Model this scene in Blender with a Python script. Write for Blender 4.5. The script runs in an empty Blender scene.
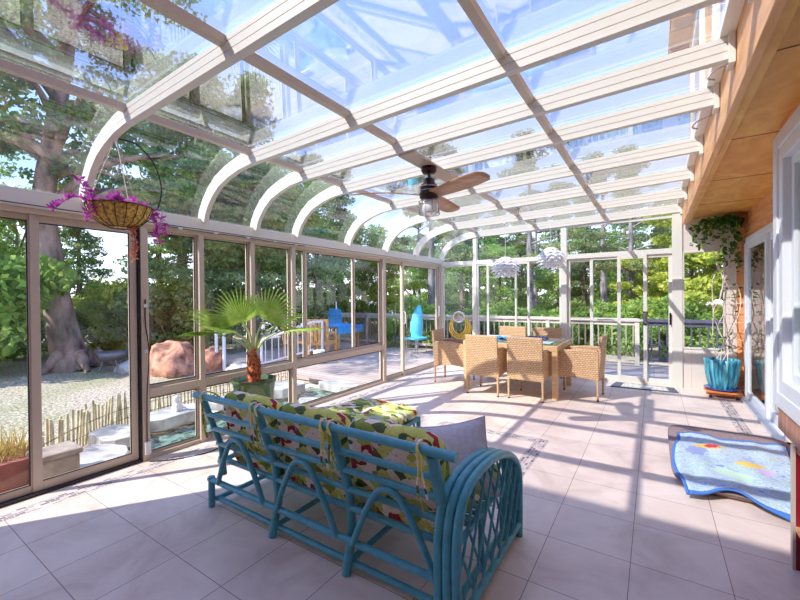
import bpy, math, random
import numpy as np
from mathutils import Vector, Matrix
R = math.radians
PI = math.pi
sc = bpy.context.scene
col = sc.collection
random.seed(7)

# ------------------------------------------------------------------ materials
def lin(c):
    return tuple((x/255/12.92 if x/255 <= .04045 else ((x/255+.055)/1.055)**2.4) for x in c)

def base_mat(name):
    m = bpy.data.materials.new(name); m.use_nodes = True
    nt = m.node_tree; b = nt.nodes['Principled BSDF']
    return m, nt, b

def N(nt, kind, **kw):
    n = nt.nodes.new(kind)
    for k, v in kw.items():
        if k.startswith('i_'):
            n.inputs[k[2:].replace('_', ' ')].default_value = v
        else:
            setattr(n, k, v)
    return n

def ramp(nt, stops, interp='LINEAR'):
    r = nt.nodes.new('ShaderNodeValToRGB'); cr = r.color_ramp; cr.interpolation = interp
    while len(cr.elements) < len(stops): cr.elements.new(.5)
    for e, (p, c) in zip(cr.elements, stops):
        e.position = p; e.color = (*lin(c), 1)
    return r

def coord(nt, kind='Object', scale=(1, 1, 1), rot=(0, 0, 0)):
    t = nt.nodes.new('ShaderNodeTexCoord'); mp = nt.nodes.new('ShaderNodeMapping')
    mp.inputs['Scale'].default_value = scale; mp.inputs['Rotation'].default_value = rot
    nt.links.new(t.outputs[kind], mp.inputs[0]); return mp

def plain(name, c, rough=.5, metal=0., var=.0, vs=8., bump=0., spec=.5, kind='Object', sc3=(1, 1, 1)):
    m, nt, b = base_mat(name)
    b.inputs['Roughness'].default_value = rough; b.inputs['Metallic'].default_value = metal
    b.inputs['Specular IOR Level'].default_value = spec
    b.inputs['Base Color'].default_value = (*lin(c), 1)
    if var or bump:
        mp = coord(nt, kind, sc3)
        n = N(nt, 'ShaderNodeTexNoise', i_Scale=vs, i_Detail=5.)
        nt.links.new(mp.outputs[0], n.inputs[0])
        if var:
            r = ramp(nt, [(.3, tuple(max(0, x*(1-var)) for x in c)), (.7, tuple(min(255, x*(1+var)) for x in c))])
            nt.links.new(n.outputs[0], r.inputs[0]); nt.links.new(r.outputs[0], b.inputs['Base Color'])
        if bump:
            bp = N(nt, 'ShaderNodeBump', i_Strength=bump, i_Distance=.02)
            nt.links.new(n.outputs[0], bp.inputs['Height']); nt.links.new(bp.outputs[0], b.inputs['Normal'])
    return m

def wood(name, c1, c2, axis='Y', rough=.5, scale=1.5, stretch=.12):
    m, nt, b = base_mat(name); b.inputs['Roughness'].default_value = rough
    s = {'X': (stretch, 1, 1), 'Y': (1, stretch, 1), 'Z': (1, 1, stretch)}[axis]
    mp = coord(nt, 'Object', tuple(v*scale for v in s))
    n = N(nt, 'ShaderNodeTexNoise', i_Scale=9., i_Detail=7., i_Distortion=1.2)
    nt.links.new(mp.outputs[0], n.inputs[0])
    r = ramp(nt, [(.3, c1), (.5, tuple((a+d)/2 for a, d in zip(c1, c2))), (.68, c2)])
    nt.links.new(n.outputs[0], r.inputs[0]); nt.links.new(r.outputs[0], b.inputs['Base Color'])
    return m

def glass(name, tint=(250, 253, 251), base=.06, slope=.94, power=5.):
    m, nt, b = base_mat(name); nt.nodes.remove(b)
    out = nt.nodes['Material Output']
    lw = N(nt, 'ShaderNodeLayerWeight', i_Blend=.5)
    p = N(nt, 'ShaderNodeMath', operation='POWER'); p.inputs[1].default_value = power
    nt.links.new(lw.outputs['Facing'], p.inputs[0])
    a = N(nt, 'ShaderNodeMath', operation='MULTIPLY_ADD'); a.inputs[1].default_value = slope; a.inputs[2].default_value = base
    nt.links.new(p.outputs[0], a.inputs[0])
    t = N(nt, 'ShaderNodeBsdfTransparent'); t.inputs[0].default_value = (*lin(tint), 1)
    g = N(nt, 'ShaderNodeBsdfGlossy', i_Roughness=.0)
    mx = N(nt, 'ShaderNodeMixShader')
    nt.links.new(a.outputs[0], mx.inputs[0]); nt.links.new(t.outputs[0], mx.inputs[1]); nt.links.new(g.outputs[0], mx.inputs[2])
    nt.links.new(mx.outputs[0], out.inputs[0]); return m

def leafy(name, c1, c2, c3=None, scale=1.2, trans=.5):
    m, nt, b = base_mat(name); nt.nodes.remove(b); out = nt.nodes['Material Output']
    mp = coord(nt, 'Object')
    n = N(nt, 'ShaderNodeTexNoise', i_Scale=scale, i_Detail=6., i_Roughness=.75)
    nt.links.new(mp.outputs[0], n.inputs[0])
    st = [(.33, c1), (.52, c2)] + ([(.68, c3)] if c3 else [])
    r = ramp(nt, st); nt.links.new(n.outputs[0], r.inputs[0])
    d = N(nt, 'ShaderNodeBsdfDiffuse'); t = N(nt, 'ShaderNodeBsdfTranslucent'); mx = N(nt, 'ShaderNodeMixShader')
    mx.inputs[0].default_value = trans
    nt.links.new(r.outputs[0], d.inputs[0]); nt.links.new(r.outputs[0], t.inputs[0])
    nt.links.new(d.outputs[0], mx.inputs[1]); nt.links.new(t.outputs[0], mx.inputs[2]); nt.links.new(mx.outputs[0], out.inputs[0])
    return m

M = {}
M['alu'] = plain('painted_aluminium', (226, 223, 213), .45)
M['alu_tan'] = plain('tan_aluminium', (204, 188, 170), .4)
M['alu_white'] = plain('white_aluminium', (240, 236, 226), .4)
M['gasket'] = plain('black_gasket', (45, 42, 45), .6)
M['glass'] = glass('window_glass')
M['roof_glass'] = glass('roof_glass', (249, 250, 252), .17, .72, 2.2)
M['curved_glass'] = glass('curved_glass', (244, 248, 248), .12, .86, 3.)
M['door_glass'] = glass('door_glass', (240, 246, 246), .14, .8, 3.)
M['dark_glass'] = glass('screened_glass', (196, 196, 200), .06)
M['white'] = plain('white_paint', (222, 225, 230), .4)
M['panel'] = plain('beige_panel', (226, 217, 208), .5)
M['fir'] = wood('fir_beam', (230, 158, 96), (248, 200, 144), 'Y', .5, 1.6)
M['ply'] = wood('plywood', (222, 156, 72), (244, 190, 104), 'Y', .45, .7, .5)
M['siding'] = wood('cedar_siding', (218, 142, 84), (242, 186, 130), 'Y', .55, 1.2)
M['siding_dark'] = wood('brown_siding', (128, 84, 66), (164, 112, 90), 'Y', .55, 2)
M['fanwood'] = wood('walnut_blade', (176, 128, 98), (212, 168, 138), 'X', .35, 2.)
M['bronze'] = plain('dark_bronze', (62, 44, 44), .35, .6)
M['chrome'] = plain('brushed_metal', (190, 190, 195), .25, .9)
M['teal'] = plain('teal_paint', (78, 158, 176), .32, 0, .07, 20)
M['grey_fabric'] = plain('grey_fabric', (204, 198, 206), .9, 0, .04, 60, .15)
M['black'] = plain('black_plastic', (30, 30, 34), .5)
M['pot_green'] = plain('green_glaze', (70, 92, 52), .12, 0, .35, 5)
M['soil'] = plain('soil', (92, 56, 44), .95, 0, .3, 40, .6)
M['frond'] = leafy('palm_leaf', (128, 164, 66), (176, 204, 96), (216, 226, 150), 6., .35)
M['petiole'] = plain('palm_stem', (186, 196, 130), .6, 0, .1, 10)
M['palmtrunk'] = plain('palm_trunk', (170, 98, 64), .95, 0, .5, 35, 1.)
M['terracotta'] = plain('terracotta', (160, 92, 80), .8, 0, .12, 8)
M['stone'] = plain('flagstone', (176, 172, 170), .9, 0, .25, 5, .6)
M['stonebox'] = plain('concrete', (168, 152, 140), .9, 0, .12, 12, .2)
M['rust'] = plain('rust_rock', (164, 116, 96), .95, 0, .45, 6., 1.2)
M['cane'] = plain('bamboo_cane', (206, 192, 158), .7, 0, .22, 9)
M['bark'] = plain('bark', (132, 112, 104), .95, 0, .45, 5, 1., sc3=(1, 1, .35))
M['bark2'] = plain('pine_bark', (126, 118, 122), .95, 0, .35, 5, 1., sc3=(1, 1, .3))
M['whiterail'] = plain('white_rail', (240, 240, 246), .5)
M['beigerail'] = plain('weathered_rail', (206, 196, 184), .7, 0, .08, 8)
M['balgrey'] = plain('grey_baluster', (160, 150, 142), .7)
M['darkrail'] = plain('slate_rail', (82, 82, 100), .6, 0, .08, 8)
M['yellow'] = plain('yellow_hose', (226, 178, 60), .4)
M['turq'] = plain('turquoise_fabric', (96, 206, 226), .7)
M['bluecloth'] = plain('blue_cloth', (40, 150, 214), .7, 0, .12, 8)
M['wicker_out'] = plain('honey_wood', (206, 158, 100), .6, 0, .15, 14)
M['pondwater'] = None
M['figurine'] = plain('white_stone', (232, 230, 226), .8, 0, .05, 20)
M['steelgrey'] = plain('grey_steel', (130, 132, 142), .45, .3)
M['cord'] = plain('dark_cord', (70, 44, 44), .6)
M['coco'] = plain('coconut_fibre', (244, 162, 84), .95, 0, .35, 50, 1.2)
M['purple'] = leafy('purple_leaf', (150, 60, 140), (204, 96, 184), (236, 160, 216), 14., .35)
M['pinkleaf'] = leafy('pink_leaf', (200, 120, 130), (220, 150, 90), (240, 190, 190), 20., .35)
M['darkleaf'] = leafy('glossy_leaf', (48, 92, 48), (86, 132, 58), (196, 196, 80), 9., .3)
M['twig'] = plain('pale_twig', (232, 214, 200), .8, 0, .1, 30)
M['redpaint'] = plain('red_paint', (150, 24, 44), .35, 0, .1, 6)
M['redwood'] = wood('red_brown_wood', (160, 104, 84), (206, 152, 124), 'Z', .5, 2.)
M['tablecloth'] = plain('white_cloth', (232, 232, 232), .8, 0, .03, 10)
M['cushbrown'] = plain('brown_cushion', (150, 112, 92), .9, 0, .1, 40)
M['dollywood'] = wood('orange_wood', (206, 110, 52), (236, 152, 86), 'X', .5, 3)
M['orangewall'] = wood('orange_stucco', (232, 158, 84), (250, 196, 132), 'Y', .7, .4)
M['bedfab'] = plain('brown_pet_bed', (150, 130, 130), .95, 0, .1, 40, .3)
M['bedgrey'] = plain('grey_plush', (196, 200, 208), .95, 0, .12, 50, .6)
M['curtain'] = plain('teal_blind', (190, 216, 216), .8)
M['interior'] = plain('interior_wall', (120, 124, 126), .8)
M['shade'] = None
M['clay'] = plain('orange_clay', (224, 170, 120), .7)

def weave_mat(name, c1, c2, su=42., sv=26.):
    m, nt, b = base_mat(name); b.inputs['Roughness'].default_value = .6
    mp = coord(nt, 'UV')
    br = N(nt, 'ShaderNodeTexBrick', i_Scale=1.)
    br.inputs['Color1'].default_value = (*lin(c1), 1); br.inputs['Color2'].default_value = (*lin(tuple(x*.9 for x in c1)), 1)
    br.inputs['Mortar'].default_value = (*lin(c2), 1); br.inputs['Mortar Size'].default_value = .005
    br.inputs['Mortar Smooth'].default_value = .6
    br.inputs['Brick Width'].default_value = .040; br.inputs['Row Height'].default_value = .026
    nt.links.new(mp.outputs[0], br.inputs[0])
    nt.links.new(br.outputs[0], b.inputs['Base Color'])
    bp = N(nt, 'ShaderNodeBump', i_Strength=.7, i_Distance=.006, invert=True)
    nt.links.new(br.outputs['Fac'], bp.inputs['Height']); nt.links.new(bp.outputs[0], b.inputs['Normal'])
    return m
M['wicker'] = weave_mat('wicker', (236, 200, 156), (178, 134, 94))
M['wicker_far'] = weave_mat('wicker_edge', (232, 196, 152), (190, 148, 108))
M['tablewood'] = wood('honey_table', (206, 166, 116), (232, 198, 150), 'X', .4, 2)

# tiled floor
def floor_mat():
    m, nt, b = base_mat('porcelain_tile')
    mp = coord(nt, 'Object')
    br = N(nt, 'ShaderNodeTexBrick', i_Scale=1., offset=0., squash=1.)
    br.inputs['Brick Width'].default_value = .4205; br.inputs['Row Height'].default_value = .4265
    br.inputs['Mortar Size'].default_value = .0022; br.inputs['Mortar Smooth'].default_value = .3
    br.inputs['Color1'].default_value = (*lin((243, 228, 216)), 1); br.inputs['Color2'].default_value = (*lin((236, 219, 207)), 1)
    br.inputs['Mortar'].default_value = (*lin((138, 116, 112)), 1)
    mp.inputs['Location'].default_value = (.1078+.4205*40, -2.371+.4265*40, 0)
    nt.links.new(mp.outputs[0], br.inputs[0])
    mp2 = coord(nt, 'Object')
    n = N(nt, 'ShaderNodeTexNoise', i_Scale=2.2, i_Detail=9., i_Roughness=.62, i_Distortion=1.)
    nt.links.new(mp2.outputs[0], n.inputs[0])
    r = ramp(nt, [(.3, (222, 212, 208)), (.5, (244, 238, 236)), (.7, (255, 252, 250))])
    nt.links.new(n.outputs[0], r.inputs[0])
    mx = N(nt, 'ShaderNodeMix', data_type='RGBA', blend_type='MULTIPLY'); mx.inputs[0].default_value = 1.
    nt.links.new(br.outputs[0], mx.inputs[6]); nt.links.new(r.outputs[0], mx.inputs[7])
    nt.links.new(mx.outputs[2], b.inputs['Base Color'])
    b.inputs['Roughness'].default_value = .42; b.inputs['Specular IOR Level'].default_value = .4
    return m
M['floor'] = floor_mat()

def mosaic_mat(name, axis):
    m, nt, b = base_mat(name)
    mp = coord(nt, 'Object', rot=(0, 0, 0 if axis == 'X' else R(90)))
    br = N(nt, 'ShaderNodeTexBrick', i_Scale=1., offset=.4)
    br.inputs['Brick Width'].default_value = .055; br.inputs['Row Height'].default_value = .027
    br.inputs['Mortar Size'].default_value = .003; br.inputs['Bias'].default_value = -.1
    br.inputs['Color1'].default_value = (*lin((120, 104, 108)), 1); br.inputs['Color2'].default_value = (*lin((226, 208, 196)), 1)
    br.inputs['Mortar'].default_value = (*lin((214, 200, 194)), 1)
    nt.links.new(mp.outputs[0], br.inputs[0])
    nt.links.new(br.outputs[0], b.inputs['Base Color']); b.inputs['Roughness'].default_value = .6
    return m
M['mosX'] = mosaic_mat('mosaic_across', 'X'); M['mosY'] = mosaic_mat('mosaic_along', 'Y')

def floral(name):
    m, nt, b = base_mat(name); b.inputs['Roughness'].default_value = .85
    mp = coord(nt, 'Object')
    nz = N(nt, 'ShaderNodeTexNoise', i_Scale=9., i_Detail=2.); nt.links.new(mp.outputs[0], nz.inputs[0])
    ad = N(nt, 'ShaderNodeMix', data_type='RGBA', blend_type='LINEAR_LIGHT'); ad.inputs[0].default_value = .06
    nt.links.new(mp.outputs[0], ad.inputs[6]); nt.links.new(nz.outputs['Color'], ad.inputs[7])
    st = N(nt, 'ShaderNodeMapping'); st.inputs['Rotation'].default_value = (.3, .6, .7); st.inputs['Scale'].default_value = (1, 2.5, 1.6)
    nt.links.new(ad.outputs[2], st.inputs[0])
    v = N(nt, 'ShaderNodeTexVoronoi', i_Scale=12.5); nt.links.new(st.outputs[0], v.inputs[0])
    sp = N(nt, 'ShaderNodeSeparateColor'); nt.links.new(v.outputs['Color'], sp.inputs[0])
    r = ramp(nt, [(0, (250, 232, 212)), (.17, (222, 218, 116)), (.38, (146, 164, 70)), (.50, (204, 208, 100)), (.62, (84, 102, 56)), (.755, (170, 44, 56)), (.81, (250, 232, 214)), (.94, (170, 190, 184))], 'CONSTANT')
    nt.links.new(sp.outputs[0], r.inputs[0])
    # leaf veins
    w = N(nt, 'ShaderNodeTexWave', i_Scale=16., i_Distortion=3.); nt.links.new(st.outputs[0], w.inputs[0])
    mr = ramp(nt, [(0, (150, 150, 140)), (.35, (255, 255, 255))]); nt.links.new(w.outputs[0], mr.inputs[0])
    mx = N(nt, 'ShaderNodeMix', data_type='RGBA', blend_type='MULTIPLY'); mx.inputs[0].default_value = .3
    nt.links.new(r.outputs[0], mx.inputs[6]); nt.links.new(mr.outputs[0], mx.inputs[7])
    nt.links.new(mx.outputs[2], b.inputs['Base Color']); return m
M['floral'] = floral('tropical_fabric')

def towel_mat():
    m, nt, b = base_mat('blue_print_blanket'); b.inputs['Roughness'].default_value = .9
    mp = coord(nt, 'UV')
    n = N(nt, 'ShaderNodeTexNoise', i_Scale=6., i_Detail=4., i_Distortion=2.2, i_Roughness=.6)
    st = N(nt, 'ShaderNodeMapping'); st.inputs['Scale'].default_value = (1, 2.4, 1); st.inputs['Rotation'].default_value = (0, 0, .4)
    nt.links.new(mp.outputs[0], st.inputs[0]); nt.links.new(st.outputs[0], n.inputs[0])
    r = ramp(nt, [(.36, (120, 150, 214)), (.43, (206, 222, 240)), (.48, (150, 180, 214)), (.52, (222, 234, 240)), (.56, (150, 188, 196)), (.61, (196, 222, 196)), (.67, (176, 156, 214))])
    nt.links.new(n.outputs[0], r.inputs[0]); last = r.outputs[0]
    # yellow and red fish shapes
    for (cx, cy, rx, ry, c) in [(.30, .74, .17, .060, (240, 200, 84)), (.33, .75, .085, .045, (216, 50, 80)), (.62, .52, .14, .055, (236, 206, 110)), (.72, .45, .08, .05, (206, 190, 230)), (.2, .62, .12, .09, (150, 168, 214)), (.45, .3, .2, .08, (196, 226, 204))]:
        mp2 = coord(nt, 'UV'); mp2.inputs['Location'].default_value = (-cx/rx, -cy/ry, 0); mp2.inputs['Scale'].default_value = (1/rx, 1/ry, 1)
        nz = N(nt, 'ShaderNodeTexNoise', i_Scale=2.2, i_Detail=3.); nt.links.new(mp2.outputs[0], nz.inputs[0])
        ln = N(nt, 'ShaderNodeVectorMath', operation='LENGTH'); nt.links.new(mp2.outputs[0], ln.inputs[0])
        ad = N(nt, 'ShaderNodeMath', operation='MULTIPLY_ADD'); ad.inputs[1].default_value = 1.6
        nt.links.new(nz.outputs[0], ad.inputs[0]); nt.links.new(ln.outputs['Value'], ad.inputs[2])
        lt = N(nt, 'ShaderNodeMath', operation='LESS_THAN'); lt.inputs[1].default_value = 1.65; nt.links.new(ad.outputs[0], lt.inputs[0])
        mx = N(nt, 'ShaderNodeMix', data_type='RGBA'); nt.links.new(lt.outputs[0], mx.inputs[0]); nt.links.new(last, mx.inputs[6])
        mx.inputs[7].default_value = (*lin(c), 1); last = mx.outputs[2]
    nt.links.new(last, b.inputs['Base Color']); return m
M['towel'] = towel_mat(); M['towel_edge'] = plain('blue_binding', (72, 126, 206), .9)

def pot_blue():
    m, nt, b = base_mat('blue_drip_glaze'); b.inputs['Roughness'].default_value = .15
    mp = coord(nt, 'Object', (14, 14, 1.2))
    n = N(nt, 'ShaderNodeTexNoise', i_Scale=2., i_Detail=4.); nt.links.new(mp.outputs[0], n.inputs[0])
    r = ramp(nt, [(.3, (20, 70, 120)), (.45, (36, 128, 158)), (.6, (96, 180, 190)), (.72, (190, 214, 204))])
    nt.links.new(n.outputs[0], r.inputs[0]); nt.links.new(r.outputs[0], b.inputs['Base Color']); return m
M['pot_blue'] = pot_blue(); M['saucer'] = plain('cobalt_glaze', (70, 80, 150), .15, 0, .2, 12)

def water_mat():
    m, nt, b = base_mat('pond_water')
    b.inputs['Roughness'].default_value = .04; b.inputs['Base Color'].default_value = (*lin((60, 92, 84)), 1)
    mp = coord(nt, 'Object'); n = N(nt, 'ShaderNodeTexNoise', i_Scale=7., i_Detail=3., i_Distortion=1.)
    nt.links.new(mp.outputs[0], n.inputs[0])
    r = ramp(nt, [(.4, (48, 84, 76)), (.6, (130, 160, 148))]); nt.links.new(n.outputs[0], r.inputs[0]); nt.links.new(r.outputs[0], b.inputs['Base Color'])
    bp = N(nt, 'ShaderNodeBump', i_Strength=.5, i_Distance=.05); nt.links.new(n.outputs[0], bp.inputs['Height']); nt.links.new(bp.outputs[0], b.inputs['Normal'])
    return m
M['pondwater'] = water_mat()

def ground_mat():
    m, nt, b = base_mat('gravel_lawn'); b.inputs['Roughness'].default_value = .95
    mp = coord(nt, 'Object')
    n = N(nt, 'ShaderNodeTexNoise', i_Scale=.55, i_Detail=4.); n2 = N(nt, 'ShaderNodeTexNoise', i_Scale=26., i_Detail=4., i_Roughness=.8)
    nt.links.new(mp.outputs[0], n.inputs[0]); nt.links.new(mp.outputs[0], n2.inputs[0])
    r = ramp(nt, [(.42, (226, 212, 190)), (.58, (208, 200, 168)), (.72, (176, 180, 128))])
    r2 = ramp(nt, [(.36, (84, 80, 84)), (.5, (205, 200, 200)), (.62, (255, 255, 255))])
    nt.links.new(n.outputs[0], r.inputs[0]); nt.links.new(n2.outputs[0], r2.inputs[0])
    mx = N(nt, 'ShaderNodeMix', data_type='RGBA', blend_type='MULTIPLY'); mx.inputs[0].default_value = 1.
    nt.links.new(r.outputs[0], mx.inputs[6]); nt.links.new(r2.outputs[0], mx.inputs[7]); nt.links.new(mx.outputs[2], b.inputs['Base Color'])
    return m
M['ground'] = ground_mat()

def plank_mat(name, c, gap=(90, 76, 70), w=.14, rot=0.):
    m, nt, b = base_mat(name); b.inputs['Roughness'].default_value = .8
    mp = coord(nt, 'Object', rot=(0, 0, rot))
    br = N(nt, 'ShaderNodeTexBrick', i_Scale=1., offset=.37)
    br.inputs['Brick Width'].default_value = 3.; br.inputs['Row Height'].default_value = w; br.inputs['Mortar Size'].default_value = .006
    br.inputs['Color1'].default_value = (*lin(c), 1); br.inputs['Color2'].default_value = (*lin(tuple(x*.88 for x in c)), 1)
    br.inputs['Mortar'].default_value = (*lin(gap), 1)
    nt.links.new(mp.outputs[0], br.inputs[0]); nt.links.new(br.outputs[0], b.inputs['Base Color']); return m
M['deck'] = plank_mat('deck_boards', (206, 184, 172))

def leafset(i): return M['leaf%d' % i]
M['leaf0'] = leafy('pine_needles', (98, 130, 88), (146, 172, 114), (206, 216, 154), 1.6)
M['leaf1'] = leafy('green_leaves', (104, 142, 70), (156, 186, 98), (212, 222, 144), 1.8)
M['leaf2'] = leafy('yellow_green_leaves', (136, 158, 72), (190, 200, 92), (238, 230, 136), 1.8)
M['leaf3'] = leafy('olive_needles', (108, 128, 84), (160, 168, 112), (214, 208, 152), 1.8)
M['petal'] = plain('white_petal', (252, 252, 254), .35)
M['mat_pattern'] = plain('beige_mat', (206, 200, 186), .95, 0, .25, 45)
M['mat_edge'] = plain('charcoal_mat', (96, 98, 112), .9)

# ------------------------------------------------------------------ mesh helpers
class MB:
    def __init__(s): s.v = []; s.f = []; s.sm = []
    def add(s, v, f, smooth=False):
        o = len(s.v); s.v += [tuple(p) for p in v]; s.f += [tuple(i+o for i in q) for q in f]; s.sm += [smooth]*len(f); return s
    def box(s, x0, x1, y0, y1, z0, z1):
        v = [(x0, y0, z0), (x1, y0, z0), (x1, y1, z0), (x0, y1, z0), (x0, y0, z1), (x1, y0, z1), (x1, y1, z1), (x0, y1, z1)]
        return s.add(v, [(0, 3, 2, 1), (4, 5, 6, 7), (0, 1, 5, 4), (1, 2, 6, 5), (2, 3, 7, 6), (3, 0, 4, 7)])
    def obox(s, c, sx, sy, sz, rot=(0, 0, 0)):
        m = Matrix.Translation(c) @ Matrix.Rotation(rot[2], 4, 'Z') @ Matrix.Rotation(rot[1], 4, 'Y') @ Matrix.Rotation(rot[0], 4, 'X')
        v = [m @ Vector((a*sx/2, b*sy/2, d*sz/2)) for d in (-1, 1) for a, b in ((-1, -1), (1, -1), (1, 1), (-1, 1))]
        return s.add(v, [(0, 3, 2, 1), (4, 5, 6, 7), (0, 1, 5, 4), (1, 2, 6, 5), (2, 3, 7, 6), (3, 0, 4, 7)])
    def tube(s, pts, r, n=10, cap=True, closed=False):
        pts = [Vector(p) for p in pts]; m = len(pts); rr = r if isinstance(r, (list, tuple)) else [r]*m
        t0 = (pts[1]-pts[0]).normalized(); up = Vector((0, 0, 1)) if abs(t0.z) < .9 else Vector((1, 0, 0))
        a = t0.cross(up).normalized(); rings = []
        for i, p in enumerate(pts):
            if closed: t = pts[(i+1) % m]-pts[i-1]
            else: t = pts[min(i+1, m-1)]-pts[max(i-1, 0)]
            t.normalize(); a = (a-t*a.dot(t)).normalized(); b = t.cross(a)
            rings.append([p+(a*math.cos(2*PI*k/n)+b*math.sin(2*PI*k/n))*rr[i] for k in range(n)])
        v = [q for g in rings for q in g]; f = []
        for i in range(m if closed else m-1):
            j = (i+1) % m
            for k in range(n): f.append((i*n+k, i*n+(k+1) % n, j*n+(k+1) % n, j*n+k))
        s.add(v, f, True)
        if cap and not closed:
            s.add(rings[0], [tuple(range(n))[::-1]]); s.add(rings[-1], [tuple(range(n))])
        return s
    def lathe(s, prof, c=(0, 0, 0), n=32, ribs=0, amp=0.):
        v = []; f = []
        for i, (r, z) in enumerate(prof):
            for k in range(n):
                a = 2*PI*k/n; q = r*(1+(amp*math.cos(ribs*a) if ribs else 0))
                v.append((c[0]+q*math.cos(a), c[1]+q*math.sin(a), c[2]+z))
        for i in range(len(prof)-1):
            for k in range(n): f.append((i*n+k, i*n+(k+1) % n, (i+1)*n+(k+1) % n, (i+1)*n+k))
        s.add(v, f, True)
        if prof[0][0] > 1e-4: s.add([v[k] for k in range(n)], [tuple(range(n))[::-1]])
        if prof[-1][0] > 1e-4: s.add([v[(len(prof)-1)*n+k] for k in range(n)], [tuple(range(n))])
        return s
    def prism(s, poly, z0, z1):
        n = len(poly)
        v = [(x, y, z0) for x, y in poly]+[(x, y, z1) for x, y in poly]
        return s.add(v, [tuple(range(n))[::-1], tuple(range(n, 2*n))]+[(i, (i+1) % n, n+(i+1) % n, n+i) for i in range(n)])
    def extr(s, poly, axis, a, b):
        """poly = 2D points in the plane across `axis`"""
        n = len(poly)
        def pt(p, t): return {'X': (t, p[0], p[1]), 'Y': (p[0], t, p[1]), 'Z': (p[0], p[1], t)}[axis]
        v = [pt(p, a) for p in poly]+[pt(p, b) for p in poly]
        return s.add(v, [tuple(range(n)), tuple(range(n, 2*n))[::-1]]+[(i, n+i, n+(i+1) % n, (i+1) % n) for i in range(n)])
    def grid(s, fn, nu, nv, smooth=True):
        v = [fn(i/nu, j/nv) for i in range(nu+1) for j in range(nv+1)]
        f = [(i*(nv+1)+j, (i+1)*(nv+1)+j, (i+1)*(nv+1)+j+1, i*(nv+1)+j+1) for i in range(nu) for j in range(nv)]
        return s.add(v, f, smooth)

def wloc(o):
    v = Vector((0, 0, 0))
    while o: v += o.location; o = o.parent
    return v

def obj(name, mb, m, parent=None, bevel=0., loc=None, sub=0, fix=True, solid=0.):
    """mesh given in world coordinates; becomes one object (child of parent)"""
    me = bpy.data.meshes.new(name)
    off = wloc(parent) if parent else Vector(loc or (0, 0, 0))
    v = [(p[0]-off.x, p[1]-off.y, p[2]-off.z) for p in mb.v]
    me.from_pydata(v, [], mb.f); me.update()
    for p, sm in zip(me.polygons, mb.sm): p.use_smooth = sm
    if len(me.polygons) < 6000:
        uv = me.uv_layers.new(name='UVMap')
        for p in me.polygons:
            n = p.normal; ax = max(range(3), key=lambda i: abs(n[i]))
            for li in p.loop_indices:
                c = me.vertices[me.loops[li].vertex_index].co
                uv.data[li].uv = (c.y, c.z) if ax == 0 else (c.x, c.z) if ax == 1 else (c.x, c.y)
    if fix and len(me.polygons) < 6000:
        import bmesh
        bm = bmesh.new(); bm.from_mesh(me); bmesh.ops.recalc_face_normals(bm, faces=bm.faces); bm.to_mesh(me); bm.free()
    me.materials.append(m)
    o = bpy.data.objects.new(name, me); col.objects.link(o)
    if parent: o.parent = parent
    elif loc: o.location = loc
    if solid: md = o.modifiers.new('s', 'SOLIDIFY'); md.thickness = solid
    if bevel: md = o.modifiers.new('b', 'BEVEL'); md.width = bevel; md.segments = 2; md.limit_method = 'ANGLE'
    if sub: md = o.modifiers.new('d', 'SUBSURF'); md.levels = sub; md.render_levels = sub
    return o

def tag(o, label, cat, group=None, kind=None):
    o['label'] = label; o['category'] = cat
    if group: o['group'] = group
    if kind: o['kind'] = kind
    return o
def thing(name, label, cat, loc, group=None):
    o = bpy.data.objects.new(name, None); col.objects.link(o); o.location = loc; o.empty_display_size = .1
    return tag(o, label, cat, group)
def struct(name, mb=None, m=None, loc=(0, 0, 0), label=None, **k):
    if mb is None:
        o = bpy.data.objects.new(name, None); col.objects.link(o); o.location = loc
    else: o = obj(name, mb, m, None, loc=loc, **k)
    o['kind'] = 'structure'
    if label: o['label'] = label
    return o
def dup(o, loc, rz=None, parent=None, label=None, scale=None):
    c = o.copy(); col.objects.link(c)
    if parent is not None: c.parent = parent
    if loc is not None: c.location = loc
    if rz is not None: c.rotation_euler = (0, 0, rz)
    if scale is not None: c.scale = scale
    if label: c['label'] = label
    for ch in list(o.children):
        dup(ch, None, parent=c)
    return c

# ------------------------------------------------------------------ camera
cam_d = bpy.data.cameras.new('camera'); cam = bpy.data.objects.new('camera', cam_d); col.objects.link(cam); sc.camera = cam
yw, pt, rl = R(33.32), R(.43), R(-.4934)
f_ = Vector((-math.sin(yw)*math.cos(pt), math.cos(yw)*math.cos(pt), -math.sin(pt)))
r_ = Vector((math.cos(yw), math.sin(yw), 0)); u_ = r_.cross(f_)
r2 = r_*math.cos(rl)+u_*math.sin(rl); u2 = -r_*math.sin(rl)+u_*math.cos(rl)
mt = Matrix((r2, u2, -f_)).transposed().to_4x4(); mt.translation = (0, 0, 1.42)
cam.matrix_world = mt
cam_d.sensor_width = 36; cam_d.lens = 386.08*36/800; cam_d.clip_start = .05; cam_d.clip_end = 300

# ------------------------------------------------------------------ dimensions
XL, YR, XB, XH = -3.776, 7.267, .365, 1.08
RY = [-1.66, -.72, .22, 1.175, 2.125, 2.715, 3.31, 4.285, 5.235, 6.205, 7.235]
XP = [-2.945, -1.82, -.70]
SL = .0259
def roof_z(x): return 2.714+SL*(x+2.945)
# outer (glass) line of a rafter, from the eave up and over
curve = [(-3.776, 2.20), (-3.752, 2.29), (-3.69, 2.39), (-3.60, 2.49), (-3.47, 2.583), (-3.30, 2.65), (-3.12, 2.695), (-2.945, 2.714), (.36, roof_z(.36))]

def offset_path(path, d):
    out = []
    for i, p in enumerate(path):
        a = path[max(i-1, 0)]; b = path[min(i+1, len(path)-1)]
        t = Vector((b[0]-a[0], b[1]-a[1])).normalized()
        out.append((p[0]+t.y*d, p[1]-t.x*d))
    return out

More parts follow.
